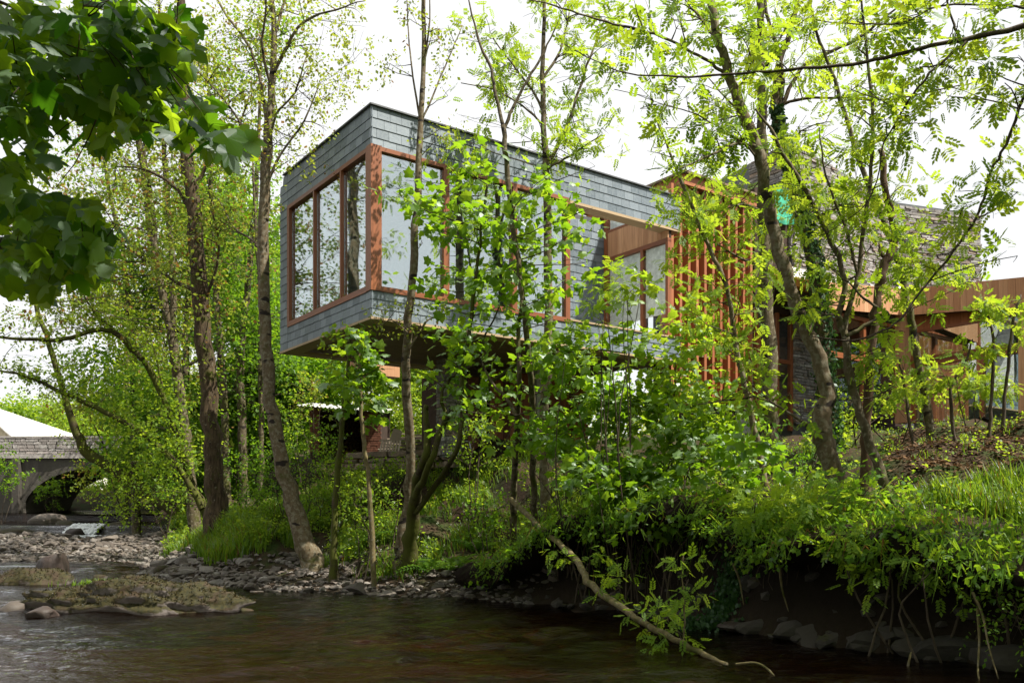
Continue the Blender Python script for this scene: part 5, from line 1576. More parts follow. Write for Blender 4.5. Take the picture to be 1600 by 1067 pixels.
    for (x, y, r, n) in [(1060, 290, 38, 12), (1100, 300, 40, 12), (1140, 290, 36, 10), (1080, 340, 40, 13), (1130, 340, 40, 12), (1160, 370, 36, 10), (1060, 400, 36, 10), (1110, 400, 38, 11), (1150, 430, 36, 9), (1215, 250, 30, 8), (1240, 300, 30, 8), (1260, 180, 32, 9), (1230, 130, 32, 9), (1215, 350, 28, 7), (1220, 420, 28, 6), (1040, 330, 30, 8), (1050, 450, 30, 8), (1210, 30, 34, 10), (1250, 60, 30, 8), (1180, 330, 24, 5)]:
        t.cpx(x, y, 16.2 + random.uniform(-1.4, 1.2), r, r * .75, max(2, int(n * (.45 if x < 1165 else .6))))
    t.done()

    # ivy-clad trunk
    t = Tree('ivy_tree', 'dark trunk wrapped in ivy in front of the stone tower', gpos(1292, 17.6), 'ash', 'ash', 'b_dark', .21, per=5, splen=.26)
    tr = t.px([(1296, 690, 36), (1290, 620, 31), (1284, 540, 30), (1276, 440, 29), (1262, 370, 27), (1245, 310, 25), (1226, 240, 23), (1214, 190, 21), (1210, 150, 17), (1218, 100, 13), (1240, 30, 10), (1255, -40, 6)], 17.6, 'trunk', True, 10)
    ls = [[(1214, 180, 13), (1222, 130, 11), (1212, 70, 9), (1198, 20, 7), (1192, -50, 4)], [(1220, 170, 10), (1250, 110, 9), (1290, 85, 8), (1340, 60, 7), (1380, 30, 5), (1430, -10, 3)], [(1216, 165, 8), (1255, 155, 6), (1320, 152, 5), (1390, 155, 4), (1470, 140, 3), (1520, 130, 2)], [(1262, 340, 6), (1300, 330, 5), (1340, 300, 3)]]
    for l in ls:
        s_ = t.px(l, 17.6, dY=random.uniform(-1, 1), sides=6); t.auto(s_, 7, .8, .2, 1, .4, 2)
    for (x, y, r, n) in [(1280, 130, 32, 9), (1310, 200, 32, 10), (1260, 230, 30, 9), (1300, 250, 32, 9), (1330, 240, 30, 8), (1340, 170, 30, 7), (1380, 120, 30, 6), (1310, 90, 30, 7), (1340, 40, 30, 7), (1290, 40, 30, 8), (1400, 60, 28, 5), (1340, 320, 30, 8), (1370, 300, 28, 7), (1300, 330, 30, 8), (1320, 400, 28, 6), (1420, 20, 28, 5), (1250, 20, 30, 8), (1240, 340, 26, 6)]:
        t.cpx(x, y, 17.4 + random.uniform(-1.2, 1.2), r, r * .75, max(2, int(n * .6)))
    # ivy sheath
    pp, rr = tr; rng = t.rng; n = 3400
    k = rng.uniform(.05, .72, n) * (len(pp) - 1); i = k.astype(int); f = (k - i)[:, None]
    C = pp[i] * (1 - f) + pp[np.minimum(i + 1, len(pp) - 1)] * f; R = rr[i]
    an = rng.normal(.2, 1.3, n); O = np.stack([np.cos(an), -np.abs(np.sin(an)) * np.sign(rng.random(n) - .25), np.zeros(n)], 1)
    P = C + O * (R * rng.uniform(1.0, 1.75, n))[:, None]
    lv = Leaves(); V, T = place(SMALL, P, np.array([0, 0, -1.0]) + rng.normal(0, .5, (n, 3)), O + rng.normal(0, .35, (n, 3)), rng.uniform(.06, .11, n))
    lv.add(V, T, np.repeat(rng.random(n), 4)); lv.build('ivy', M['ivy'], t.root)
    t.done()

    # many-stemmed tree on the edge of the bank
    t = Tree('hazel_tree', 'greenish many-stemmed tree leaning left over the right bank', gpos(1404, 11.2), 'ash', 'ash', 'b_grey', .18, per=5, splen=.22)
    a = t.px([(1408, 822, 27), (1388, 770, 23), (1362, 700, 20), (1342, 640, 18), (1326, 580, 17), (1321, 530, 15), (1312, 490, 14), (1320, 440, 11), (1304, 390, 11), (1280, 340, 10), (1254, 290, 9), (1230, 250, 8), (1205, 205, 6), (1180, 170, 4)], 11.2, 'trunk', True, 9)
    b = t.px([(1318, 520, 12), (1330, 470, 11), (1342, 420, 10), (1352, 340, 9), (1362, 260, 8), (1364, 180, 7), (1356, 90, 6), (1348, 20, 5), (1342, -40, 3)], 11.2, 'limb')
    c = t.px([(1340, 430, 7), (1322, 360, 6), (1300, 300, 5), (1285, 250, 4), (1280, 200, 2)], 11.2, 'limb')
    d = t.px([(1322, 525, 9), (1360, 505, 8), (1388, 492, 7), (1365, 478, 6), (1335, 450, 4), (1300, 420, 2)], 11.0, 'limb')
    for s_ in (a, b): t.auto(s_, 14, .5, .45, 1, .4, 2)
    for (x, y, r, n) in [(1340, 350, 32, 6), (1310, 290, 30, 6), (1370, 370, 30, 6), (1260, 400, 34, 7), (1300, 440, 30, 6), (1230, 340, 30, 6), (1380, 540, 30, 6), (1370, 580, 30, 6), (1280, 480, 28, 5), (1400, 600, 26, 5), (1250, 460, 30, 6), (1320, 230, 28, 5)]:
        t.cpx(x, y, 11.2 + random.uniform(-1, 1), r, r * .75, n)
    t.done()

    t = Tree('broken_tree', 'reddish-brown bare stem with a kink and snapped top', gpos(1354, 11.6), 'ash', 'ash', 'b_brown', .16, per=4, splen=.22)
    t.px([(1352, 720, 22), (1354, 660, 20), (1358, 580, 19), (1364, 510, 18), (1374, 450, 17), (1384, 408, 19), (1398, 382, 17), (1396, 350, 15), (1384, 300, 14), (1380, 260, 13), (1376, 232, 10)], 11.6, 'trunk', True, 9)
    t.px([(1384, 405, 8), (1375, 395, 7), (1374, 380, 3)], 11.6, 'limb', sides=5)
    for (x, y, r, n) in [(1400, 310, 24, 5), (1410, 290, 20, 4)]: t.cpx(x, y, 11.6, r, r * .8, n)
    t.done()

    t = Tree('ash_tree', 'slim light grey trunk in front of the garden wing corner', gpos(1456, 16.4), 'ash', 'ash', 'b_grey', .20, per=5, splen=.26)
    a = t.px([(1456, 706, 19), (1446, 620, 17), (1434, 560, 16), (1424, 500, 15), (1410, 440, 14), (1392, 380, 12), (1362, 300, 11), (1338, 240, 10), (1318, 170, 9), (1298, 110, 7), (1276, 50, 6), (1262, -10, 4)], 16.4, 'trunk', True, 8)
    t.auto(a, 16, .8, .4, 1, .4, 3)
    for (x, y, r, n) in [(1430, 400, 30, 8), (1460, 420, 30, 8), (1450, 370, 26, 7), (1400, 470, 28, 7), (1490, 400, 28, 7), (1440, 450, 28, 7), (1520, 440, 26, 6)]: t.cpx(x, y, 15.5, r, r * .7, n)
    t.done()

    # thin pale stem
    t = Tree('ash_sapling', 'thin pale stem slanting left in front of the timber fins', gpos(1184, 13.6), 'ash', 'ash', 'b_pale', .21, per=5, splen=.24)
    a = t.px([(1190, 720, 14), (1178, 670, 13), (1164, 600, 12), (1150, 540, 11), (1142, 480, 10), (1132, 440, 10), (1112, 395, 9), (1088, 340, 8), (1066, 285, 7), (1045, 235, 5), (1025, 185, 3)], 13.6, 'trunk', True, 8)
    t.auto(a, 14, .55, .3, 1, .4, 3)
    for (x, y, r, n) in [(1090, 430, 34, 9), (1120, 470, 34, 9), (1070, 480, 34, 8), (1150, 500, 30, 7), (1180, 480, 26, 6), (1200, 430, 26, 5), (1170, 420, 28, 6), (1130, 540, 30, 7), (1180, 560, 26, 5), (1020, 230, 24, 4), (1100, 360, 30, 6), (1160, 460, 28, 7)]:
        t.cpx(x, y, 13.4 + random.uniform(-1, 1), r, r * .75, max(2, int(n * .55)))
    t.done()

    # slim saplings on the leaf-littered slope
    for (lab, path, cl) in [
        ('short crooked sapling on the slope below the side window', [(1492, 690, 7), (1486, 640, 7), (1488, 600, 6), (1510, 560, 5), (1520, 530, 3)], [(1480, 590, 22, 5), (1510, 560, 22, 5), (1465, 580, 18, 4)]),
        ('straight thin sapling on the slope, left of a pair at the right edge', [(1546, 690, 8), (1548, 640, 7), (1551, 580, 7), (1552, 530, 6), (1545, 500, 5), (1535, 470, 3)], [(1540, 500, 24, 6), (1520, 490, 22, 5), (1560, 520, 22, 5), (1530, 540, 20, 4)]),
        ('thin dark sapling nearest the right edge of the slope', [(1566, 680, 8), (1570, 620, 7), (1576, 560, 7), (1584, 500, 6), (1596, 460, 4)], [(1580, 470, 24, 6), (1590, 540, 22, 5), (1560, 480, 22, 5), (1590, 600, 24, 5)]),
        ('thin upright dark sapling beside the cedar corner column', [(1426, 690, 7), (1418, 640, 6), (1412, 600, 5), (1405, 560, 3)], [(1410, 570, 22, 6), (1430, 600, 22, 5), (1400, 610, 20, 5)])]:
        t = Tree('sapling', lab, gpos(path[0][0], 16.2), 'ash', 'ash', 'b_twig', .22, per=5, splen=.22)
        t.px(path, 16.2, 'trunk', True, 6)
        for (x, y, r, n) in cl: t.cpx(x, y, 16.2 + random.uniform(-.5, .5), r, r * .7, n)
        t.done()

    # tree outside the right edge whose boughs cross the sky
    t = Tree('overhanging_ash', 'long dark boughs reaching in from the right edge across the sky', (7.6, 8.4, gz1(7.6, 8.4)), 'ash', 'ash', 'b_twig', .20, per=5, splen=.26)
    b0 = np.array([7.6, 8.4, gz1(7.6, 8.4) - .2])
    t.stem([b0, b0 + [0, .1, 2.0], b0 + [-.1, .1, 4.2], b0 + [.1, .2, 6.5], b0 + [0, .3, 9]], [.2, .17, .14, .10, .05], 'trunk', 10)
    a = t.px([(2044, 60, 22, 8.45), (1900, 10, 18, 8.45), (1780, -10, 16, 8.5), (1690, 22, 14, 8.6), (1600, 42, 12, 8.8), (1510, 62, 10, 9), (1470, 68, 9, 9), (1400, 86, 8, 9.2), (1330, 100, 7, 9.3), (1230, 110, 6, 9.5), (1140, 116, 5, 9.6), (1060, 120, 4, 9.8), (980, 114, 3, 10), (930, 95, 2.5, 10), (880, 68, 2, 10)], 9, 'limb', sides=7)
    b = t.px([(1512, 63, 7, 9), (1470, 100, 6, 9), (1440, 130, 5, 9), (1415, 165, 5, 9.1), (1395, 200, 4, 9.2), (1380, 232, 3, 9.2), (1365, 300, 3, 9.3), (1330, 340, 2, 9.4), (1280, 370, 2, 9.5)], 9, 'limb', sides=6)
    c = t.px([(1500, 60, 6, 9), (1488, 30, 5, 9), (1475, -10, 4, 9)], 9, 'limb', sides=5)
    d = t.px([(2044, -60, 16, 8.45), (1880, -110, 13, 8.45), (1760, -60, 10, 8.5), (1640, 90, 9, 9.2), (1600, 150, 7, 9.6), (1572, 225, 6, 9.8), (1548, 270, 6, 9.9), (1540, 300, 6, 10), (1525, 340, 6, 10), (1490, 392, 6, 10), (1440, 455, 5, 10), (1405, 500, 5, 10), (1370, 520, 4.5, 10), (1330, 532, 4, 10), (1270, 525, 2, 10)], 10, 'limb', sides=6)
    e = t.px([(2044, -110, 14, 8.45), (1880, -130, 11, 8.45), (1760, -80, 8, 8.5), (1620, 5, 6, 9), (1560, 8, 5, 9), (1470, 10, 4, 9), (1410, 35, 3.5, 9), (1340, 38, 3, 9), (1275, 32, 2, 9)], 9, 'limb', sides=6)
    for s_ in (a, b, d, e): t.auto(s_, 9, .5, .3, 1, .2, 2, 1.0, .007)
    for (x, y, r, n) in [(1400, 40, 26, 4), (1430, 110, 26, 4), (1380, 25, 22, 4), (1450, 90, 24, 4), (1500, 120, 30, 5), (1540, 100, 28, 5), (1570, 130, 26, 4), (1480, 150, 24, 3), (1590, 90, 22, 3), (1560, 290, 26, 4), (1590, 300, 22, 3), (1510, 320, 20, 3), (1590, 400, 24, 3), (1530, 15, 26, 4), (1330, 140, 22, 3)]:
        t.cpx(x, y, 9.6 + random.uniform(-.8, .8), r, r * .7, n)
    for k in range(34):
        q = np.array([7.8 + random.gauss(0, 1.3), 8.2 + random.gauss(0, 1.6), random.uniform(5.6, 12)])
        t.clump(q, (.7, .7, .5), 14)
    t.done()

    # fallen trunk slanting into the river
    t = Tree('fallen_trunk', 'thin fallen trunk slanting down the bank into the dark water, sprouting leaves', W(800, 785, 16.2), 'ash', 'pale', 'b_log', .16, 'fallen tree', per=5, splen=.2)
    a = t.px([(798, 780, 11, 16.4), (840, 820, 12, 15.2), (880, 855, 13, 14.0), (905, 880, 15, 13.3), (925, 915, 15, 12.5), (980, 955, 14, 11.3), (1040, 990, 13, 10.4), (1090, 1017, 13, 9.8), (1135, 1040, 10, 9.25)], 12, 'trunk', sides=9)
    b = t.px([(1068, 1005, 4, 10.1), (1070, 960, 3.5, 10.1), (1066, 900, 3, 10.1), (1068, 865, 2, 10.1)], 10, 'limb', sides=5)
    for (x, y, Y, r, n) in [(1068, 870, 10.1, 16, 3), (1074, 905, 10.1, 16, 3), (1070, 935, 10.1, 16, 3), (1000, 950, 10.9, 26, 6), (1030, 965, 10.5, 26, 6), (1060, 985, 10.1, 24, 5), (950, 905, 12.1, 24, 6), (920, 880, 12.9, 22, 5), (890, 865, 13.5, 20, 4), (1010, 985, 10.7, 20, 3), (970, 915, 11.8, 18, 3)]: t.cpx(x, y, Y, r, r * .6, n)
    t.done()
    mb = MB(); mb.tube(spline([W(1150, 1037, 9.1), W(1180, 1035, 9.0), W(1200, 1045, 8.9), W(1215, 1062, 8.6)], 4), [.012] * 12 + [.006], 5)
    tag(mb.build('driftwood_twig', M['b_log'], None, True), 'thin pale twig poking from the dark water beyond the fallen trunk end', 'twig')
    for (lab, pts) in [('bare pale stick hanging into the water at lower right', [(1520, 925, 9.0), (1535, 960, 8.8), (1545, 1010, 8.6), (1560, 1060, 8.4)]), ('second bare stick crossing the hanging one at lower right', [(1527, 950, 8.9), (1530, 1000, 8.8), (1528, 1050, 8.5), (1534, 1075, 8.4)]),
                       ('pale root hanging down the shaded bank beside the stone block', [(1218, 885, 11.3), (1222, 920, 11.3), (1232, 955, 11.2)]), ('thin root hanging in the dark hollow', [(1145, 880, 11.9), (1155, 905, 11.9), (1162, 945, 11.8)]), ('short pale stake at the waterline at lower right', [(1418, 1045, 9.2), (1422, 1025, 9.2), (1424, 1018, 9.2)])]:
        mb = MB(); P = spline([W(*p) for p in pts], 4); mb.tube(P, np.linspace(.016 if 'root' not in lab else .022, .006, len(P)), 5)
        tag(mb.build('stick', M['b_log'], None, True), lab, 'stick')
tree_list()

# ------------------------------------------------------------------ sycamore overhanging from the left, leaf by leaf
def foreground_sycamore():
    base = (-3.9, 3.4, gz1(-3.9, 3.4))
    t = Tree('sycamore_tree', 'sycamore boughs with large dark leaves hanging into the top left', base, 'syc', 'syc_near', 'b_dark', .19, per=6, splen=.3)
    b0 = np.array(base) - [0, 0, .2]
    t.stem([b0, b0 + [.05, 0, 1.6], b0 + [.0, .1, 3.2], b0 + [-.1, .1, 5.5], b0 + [0, .2, 8]], [.26, .22, .19, .14, .06], 'trunk', 12)
    B = []
    B.append(t.px([(-775, 40, 26, 3.4), (-560, 20, 22, 3.5), (-250, 40, 16, 3.8), (-60, 85, 11, 4.0), (20, 110, 8, 4.0), (80, 145, 6, 4.0), (150, 165, 5.5, 4.1), (230, 188, 5, 4.2), (310, 203, 4, 4.3), (370, 210, 3, 4.3), (408, 225, 2, 4.3)], 4, 'branch', sides=7, kink=.004))
    B.append(t.px([(-775, 120, 16, 3.4), (-540, 60, 14, 3.55), (-300, 40, 12, 3.7), (-120, 70, 9, 3.8), (0, 98, 7, 3.8), (50, 122, 6, 3.8), (110, 143, 5, 3.8), (160, 160, 4, 3.7), (190, 125, 3, 3.6), (240, 95, 2.5, 3.6), (275, 60, 2, 3.6)], 4, 'branch', sides=7, kink=.004))
    B.append(t.px([(-775, 150, 18, 3.4), (-600, 150, 16, 3.45), (-420, 180, 14, 3.5), (-160, 330, 9, 3.8), (0, 388, 5, 4.0), (60, 397, 4, 4.1), (120, 396, 3, 4.1), (175, 385, 2, 4.2)], 4, 'branch', sides=6, kink=.004))
    B.append(t.px([(-775, -40, 22, 3.4), (-500, -60, 18, 3.6), (-200, -40, 10, 4.2), (0, 5, 7, 4.6), (70, 40, 5, 4.7), (160, 50, 4, 4.8), (250, 40, 2, 4.8)], 4, 'branch', sides=6, kink=.004))
    B.append(t.px([(110, 143, 4, 3.85), (120, 90, 3.5, 3.85), (126, 40, 3, 3.85), (130, 10, 2, 3.85)], 4, 'branch', sides=5, kink=.004))
    me = []
    for k in range(5):
        V, T = SYC_HI; V = V.copy(); r = np.random.default_rng(k)
        V[:, 2] += .05 * np.sin(V[:, 0] * 5 + k) + .05 * np.sin(V[:, 1] * 6 + k * 2); V[1:, :2] *= 1 + r.normal(0, .03, (len(V) - 1, 1))
        n = len(V); V = np.concatenate([V, [(0, .012, 0), (0, -.012, 0), (-.5, 0, .04)]]); T = np.concatenate([T, [(n, n + 1, n + 2)]])
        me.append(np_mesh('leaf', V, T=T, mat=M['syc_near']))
    reg = [(60, 50, 80, 60, 42), (160, 45, 80, 55, 42), (235, 60, 55, 45, 26), (60, 130, 80, 50, 34), (160, 120, 70, 45, 32), (235, 135, 40, 35, 18), (265, 100, 30, 30, 10), (200, 175, 60, 30, 18), (290, 195, 40, 22, 14), (355, 215, 45, 22, 18), (275, 40, 34, 36, 12), (14, 130, 30, 70, 14), (20, 270, 40, 30, 8), (300, 160, 30, 16, 5),
           (40, 195, 50, 40, 12), (60, 240, 25, 22, 4), (150, 215, 25, 14, 4), (40, 320, 60, 35, 18), (110, 335, 50, 30, 16), (40, 400, 60, 45, 24), (120, 400, 60, 40, 22), (60, 440, 40, 20, 7), (165, 370, 30, 25, 8)]
    rng = t.rng; cnt = 0
    for (cx, cy, rx, ry, n) in reg:
        for i in range(int(n * .74)):
            if cnt >= 300: break
            a = rng.uniform(0, 6.28); q = math.sqrt(rng.random())
            Y = rng.uniform(3.5, 4.9)
            p = W(cx + rx * q * math.cos(a), cy + ry * q * math.sin(a), Y)
            bp, br = t.nearest(p, False)
            d = (p - bp); d = d / (np.linalg.norm(d) + 1e-6) * .6 + np.array([rng.normal(.25, .5), rng.normal(-.2, .5), -.55 + rng.normal(0, .35)])
            D = Vector(d).normalized(); N = Vector((rng.normal(0, .6), rng.normal(-.25, .6), 1.0))
            N = (N - D * N.dot(D)).normalized(); Bv = N.cross(D)
            s = rng.uniform(.075, .13)
            o = link_mesh('leaf', me[cnt % 5], t.root, False)
            m = Matrix((D, Bv, N)).transposed().to_4x4()
            o.location = Vector(p) - Vector(base); o.rotation_euler = m.to_euler(); o.scale = (s, s, s)
            if i % 2 == 0: t.twig(bp, p - d * s * .5, .004, .0018, .0, 4, 3)
            cnt += 1
    ex = Leaves(); P = []
    for (cx, cy, rx, ry, n) in reg:
        for i in range(int(n * 2.7)):
            a = rng.uniform(0, 6.28); q = math.sqrt(rng.random())
            P.append(W(cx + .92 * rx * q * math.cos(a), cy + .92 * ry * q * math.sin(a), rng.uniform(3.4, 5.2)))
    P = np.array(P); n = len(P); D = np.stack([rng.normal(.3, .5, n), rng.normal(-.2, .5, n), rng.normal(-.6, .35, n)], 1); N = np.stack([rng.normal(0, .6, n), rng.normal(-.25, .6, n), np.ones(n)], 1)
    V, T = place(SYC_HI, P, D, N, rng.uniform(.07, .12, n)); ex.add(V, T, np.repeat(rng.random(n), len(SYC_HI[0]))); ex.build('leaf_mass', M['syc_near'], t.root)
    # the rest of the crown, beside and above the frame
    for k in range(110):
        q = np.array([rng.normal(-3.9, 1.5), rng.normal(3.9, 1.4), rng.uniform(4.4, 9.0)])
        if q[0] / max(q[1], .5) > -.85 and q[2] < 3.0 + .62 * q[1]: continue
        t.clump(q, (.7, .7, .5), 13)
    t.stem([b0 + [0, .1, 6.0], (-2.2, 3.2, 7.3), (0.5, 3.0, 8.0), (3.2, 3.2, 8.4)], [.10, .08, .06, .02], 'branch', 7)  # unseen bough and clumps added overhead to shade the near leaves
    for k in range(12):
        q = np.array([rng.uniform(-3, 4.0), rng.uniform(1.0, 4.6), rng.uniform(7.0, 9.5)])
        t.clump(q, (.8, .8, .4), 12)
    t.done()
foreground_sycamore()

# ------------------------------------------------------------------ background woodland
def bgtree(name, label, X, Y, H, R, leaf, bark, n, size, group, base_frac=.25, dens=1.9, zb=None):
    z0 = gz1(X, Y) if zb is None else zb
    t = Tree(name, label, (X, Y, z0), 'small', leaf, bark, size * 1.45, group=group, per=8, splen=size * 5)
    n = int(n * dens)
    rng = t.rng
    lean = rng.normal(0, .04, 2) * H
    tr = t.stem([(X, Y, z0 - .2), (X + lean[0] * .3, Y + lean[1] * .3, z0 + H * .3), (X + lean[0] * .7, Y + lean[1] * .7, z0 + H * .65), (X + lean[0], Y + lean[1], z0 + H * .95)], [H * .018, H * .014, H * .009, H * .003], 'trunk', 8)
    lobes = int(9 + R * 2)
    for i in range(lobes):
        f = rng.uniform(base_frac, .97); rad = R * math.sqrt(max(.05, 1 - ((f - .55) / .55) ** 2)) * rng.uniform(.35, .95)
        az = rng.uniform(0, 6.28); c = np.array([X + lean[0] * f + rad * math.cos(az), Y + lean[1] * f + rad * math.sin(az), z0 + H * f])
        lr = R * rng.uniform(.24, .42)
        k = min(len(tr[0]) - 1, int(max(.1, f - .2) * (len(tr[0]) - 1)))
        t.tw.tube(spline([tr[0][k], (tr[0][k] + c) / 2 + [0, 0, -.1 * rad], c], 3), np.linspace(tr[1][k] * .5, .01, 7), 5, False)
        m = int(n / lobes)
        q = rng.normal(0, 1, (m, 3)); q /= np.linalg.norm(q, axis=1)[:, None]
        q *= (rng.random(m) ** .45)[:, None] * np.array([lr * 1.15, lr * 1.15, lr * .8])
        t.sp.extend(c + q); t.su.extend(q + rng.normal(0, .3, (m, 3)) * lr + [0, 0, .1])
    return t.done()

G = 'woodland trees behind the river at left'
for i, (X, Y, H, R, leaf, n, size, lab) in enumerate([
    (-13.5, 36, 13, 3.8, 'beech', 2000, .15, 'dense green tree standing behind the thick dark trunk'),
    (-10.8, 38, 11, 3.4, 'beech', 1900, .15, 'rounded mid-green tree seen between the alder and the slate box'),
    (-18.5, 42, 12, 3.6, 'alder', 1000, .13, 'loose yellow-green tree right of the bridge'),
    (-22, 58, 7, 4.5, 'pale', 1100, .17, 'bright spreading tree behind the bridge parapet'),
    (-33, 70, 7, 5, 'pale', 1200, .2, 'yellow-green tree rising behind the pale cottage roof'),
    (-24, 72, 9, 6, 'alder', 1100, .2, 'tall hazy tree behind the bridge centre'),
    (-15, 52, 16, 5, 'beech', 2000, .19, 'tall tree behind the twin-stemmed trunk'),
    (-7.5, 44, 9, 3.5, 'pale', 1100, .15, 'light green tree behind the log shed'),
    (-3.0, 37, 6.5, 3.0, 'pale', 1300, .13, 'bright bushy tree behind the plank stack'),
    (-45, 78, 6, 5, 'pale', 1200, .22, 'light green tree behind the far-left cottage roof'),
    (-37.5, 80, 6, 5, 'beech', 1200, .22, 'darker green tree between the cottage and the bridge tree'),
    (-50, 64, 6, 3.5, 'alder_brown', 1100, .15, 'brown-tinged tree on the far bank left of the bridge'),
    (2, 42, 8, 3.5, 'beech', 900, .15, 'green tree behind the space under the house')]):
    bgtree('woodland_tree', lab, X, Y, H, R, leaf, 'b_grey', n, size, G, .12 if leaf in ('beech', 'pale') else .2)
# tall trees behind the camera on the near bank: they show in the panes and in the water
for (X, Y, H, lab) in [(15, 3.0, 17, 'tall thin tree on the near bank mirrored in the corner window'), (21, -6, 19, 'tall tree behind the viewer on the right'), (-19, 18, 17, 'leaning bare tree on the left bank mirrored in the side window')]:
    bgtree('bank_tree', lab, X, Y, H, 3.4, 'alder', 'b_pale', 420, .13, None, .25, 1.0)

for (X, Y, H, lab) in [(-9, -4, 13, 'unseen shading tree added behind the viewer on the left'), (-2.5, -7, 14, 'unseen shading tree added straight behind the viewer'), (4.5, -6, 13, 'unseen shading tree added behind the viewer to the right'), (11, -11, 14, 'unseen shading tree added behind the viewer far right'), (-14, 4, 12, 'unseen shading tree added on the near bank beyond the left edge')]:
    bgtree('sky_block_tree', lab, X, Y, H, 4.6, 'beech', 'b_dark', 1000, .24, 'unseen trees added on the near bank to block sky light', .12, 1.0)  # added out of view to cut the sky light from behind

# far wood on the hill
def far_wood():
    rng = np.random.default_rng(77); lv = Leaves(); P = []; U = []
    for k in range(190):
        X = rng.uniform(-95, 60); Y = rng.uniform(82, 125)
        if X > -5 and rng.random() < .6: continue
        z = gz1(X, Y); H = rng.uniform(4, 6.5) * (1 if X < 0 else .7); R = rng.uniform(3, 5)
        m = 230
        q = rng.normal(0, 1, (m, 3)); q /= np.linalg.norm(q, axis=1)[:, None]
        q *= np.array([R, R, H * .5]) * (1 + .25 * np.sin(q[:, :1] * 5 + k))
        P.append(np.array([X, Y, z + H * .5]) + q); U.append(q)
    P = np.concatenate(P); U = np.concatenate(U)
    lv.add(*sprays(P, U, rng, 'small', .42, 4, 1.2))
    o = lv.build('far_wood', M['alder'], None)
    o['label'] = 'far wooded hillside above the bridge'; o['category'] = 'wood'
far_wood()

# ------------------------------------------------------------------ shrubs, ferns, grass and ground cover
def shrub(label, px, py, Y, rx, ry, n, leaf, lmat, size, name='shrub', per=6, splen=.24, droop=.3, group=None, stems=3, base=None, dz=None):
    g = gpos(px if base is None else base, Y)
    t = Tree(name, label, g, leaf, lmat, 'b_twig', size, 'shrub', group, per, splen, droop)
    k = Y / FPX; rng = t.rng
    c = W(px, py, Y)
    for i in range(stems):
        q = c + rng.normal(0, .45, 3) * np.array([rx * k, rx * k * .6, ry * k])
        q[2] = max(q[2], g[2] + .25)
        b = g + np.array([rng.normal(0, .12), rng.normal(0, .12), -.1])
        t.stem([b, (b + q) / 2 + np.array([rng.normal(0, .2), rng.normal(0, .15), .12]), q], [.016, .012, .005], 'stem', 5, .0)
    m = max(3, n // 9)
    for i in range(m):
        a = rng.normal(0, 1, 3); a /= np.linalg.norm(a); a *= rng.random() ** .4
        q = c + a * np.array([rx * k, dz or (rx + ry) / 2 * k, ry * k]); 
        zg = gz1(q[0], q[1]); q[2] = max(q[2], zg + .12)
        t.clump(q, (.30, .3, .22), n // m)
    return t.done()

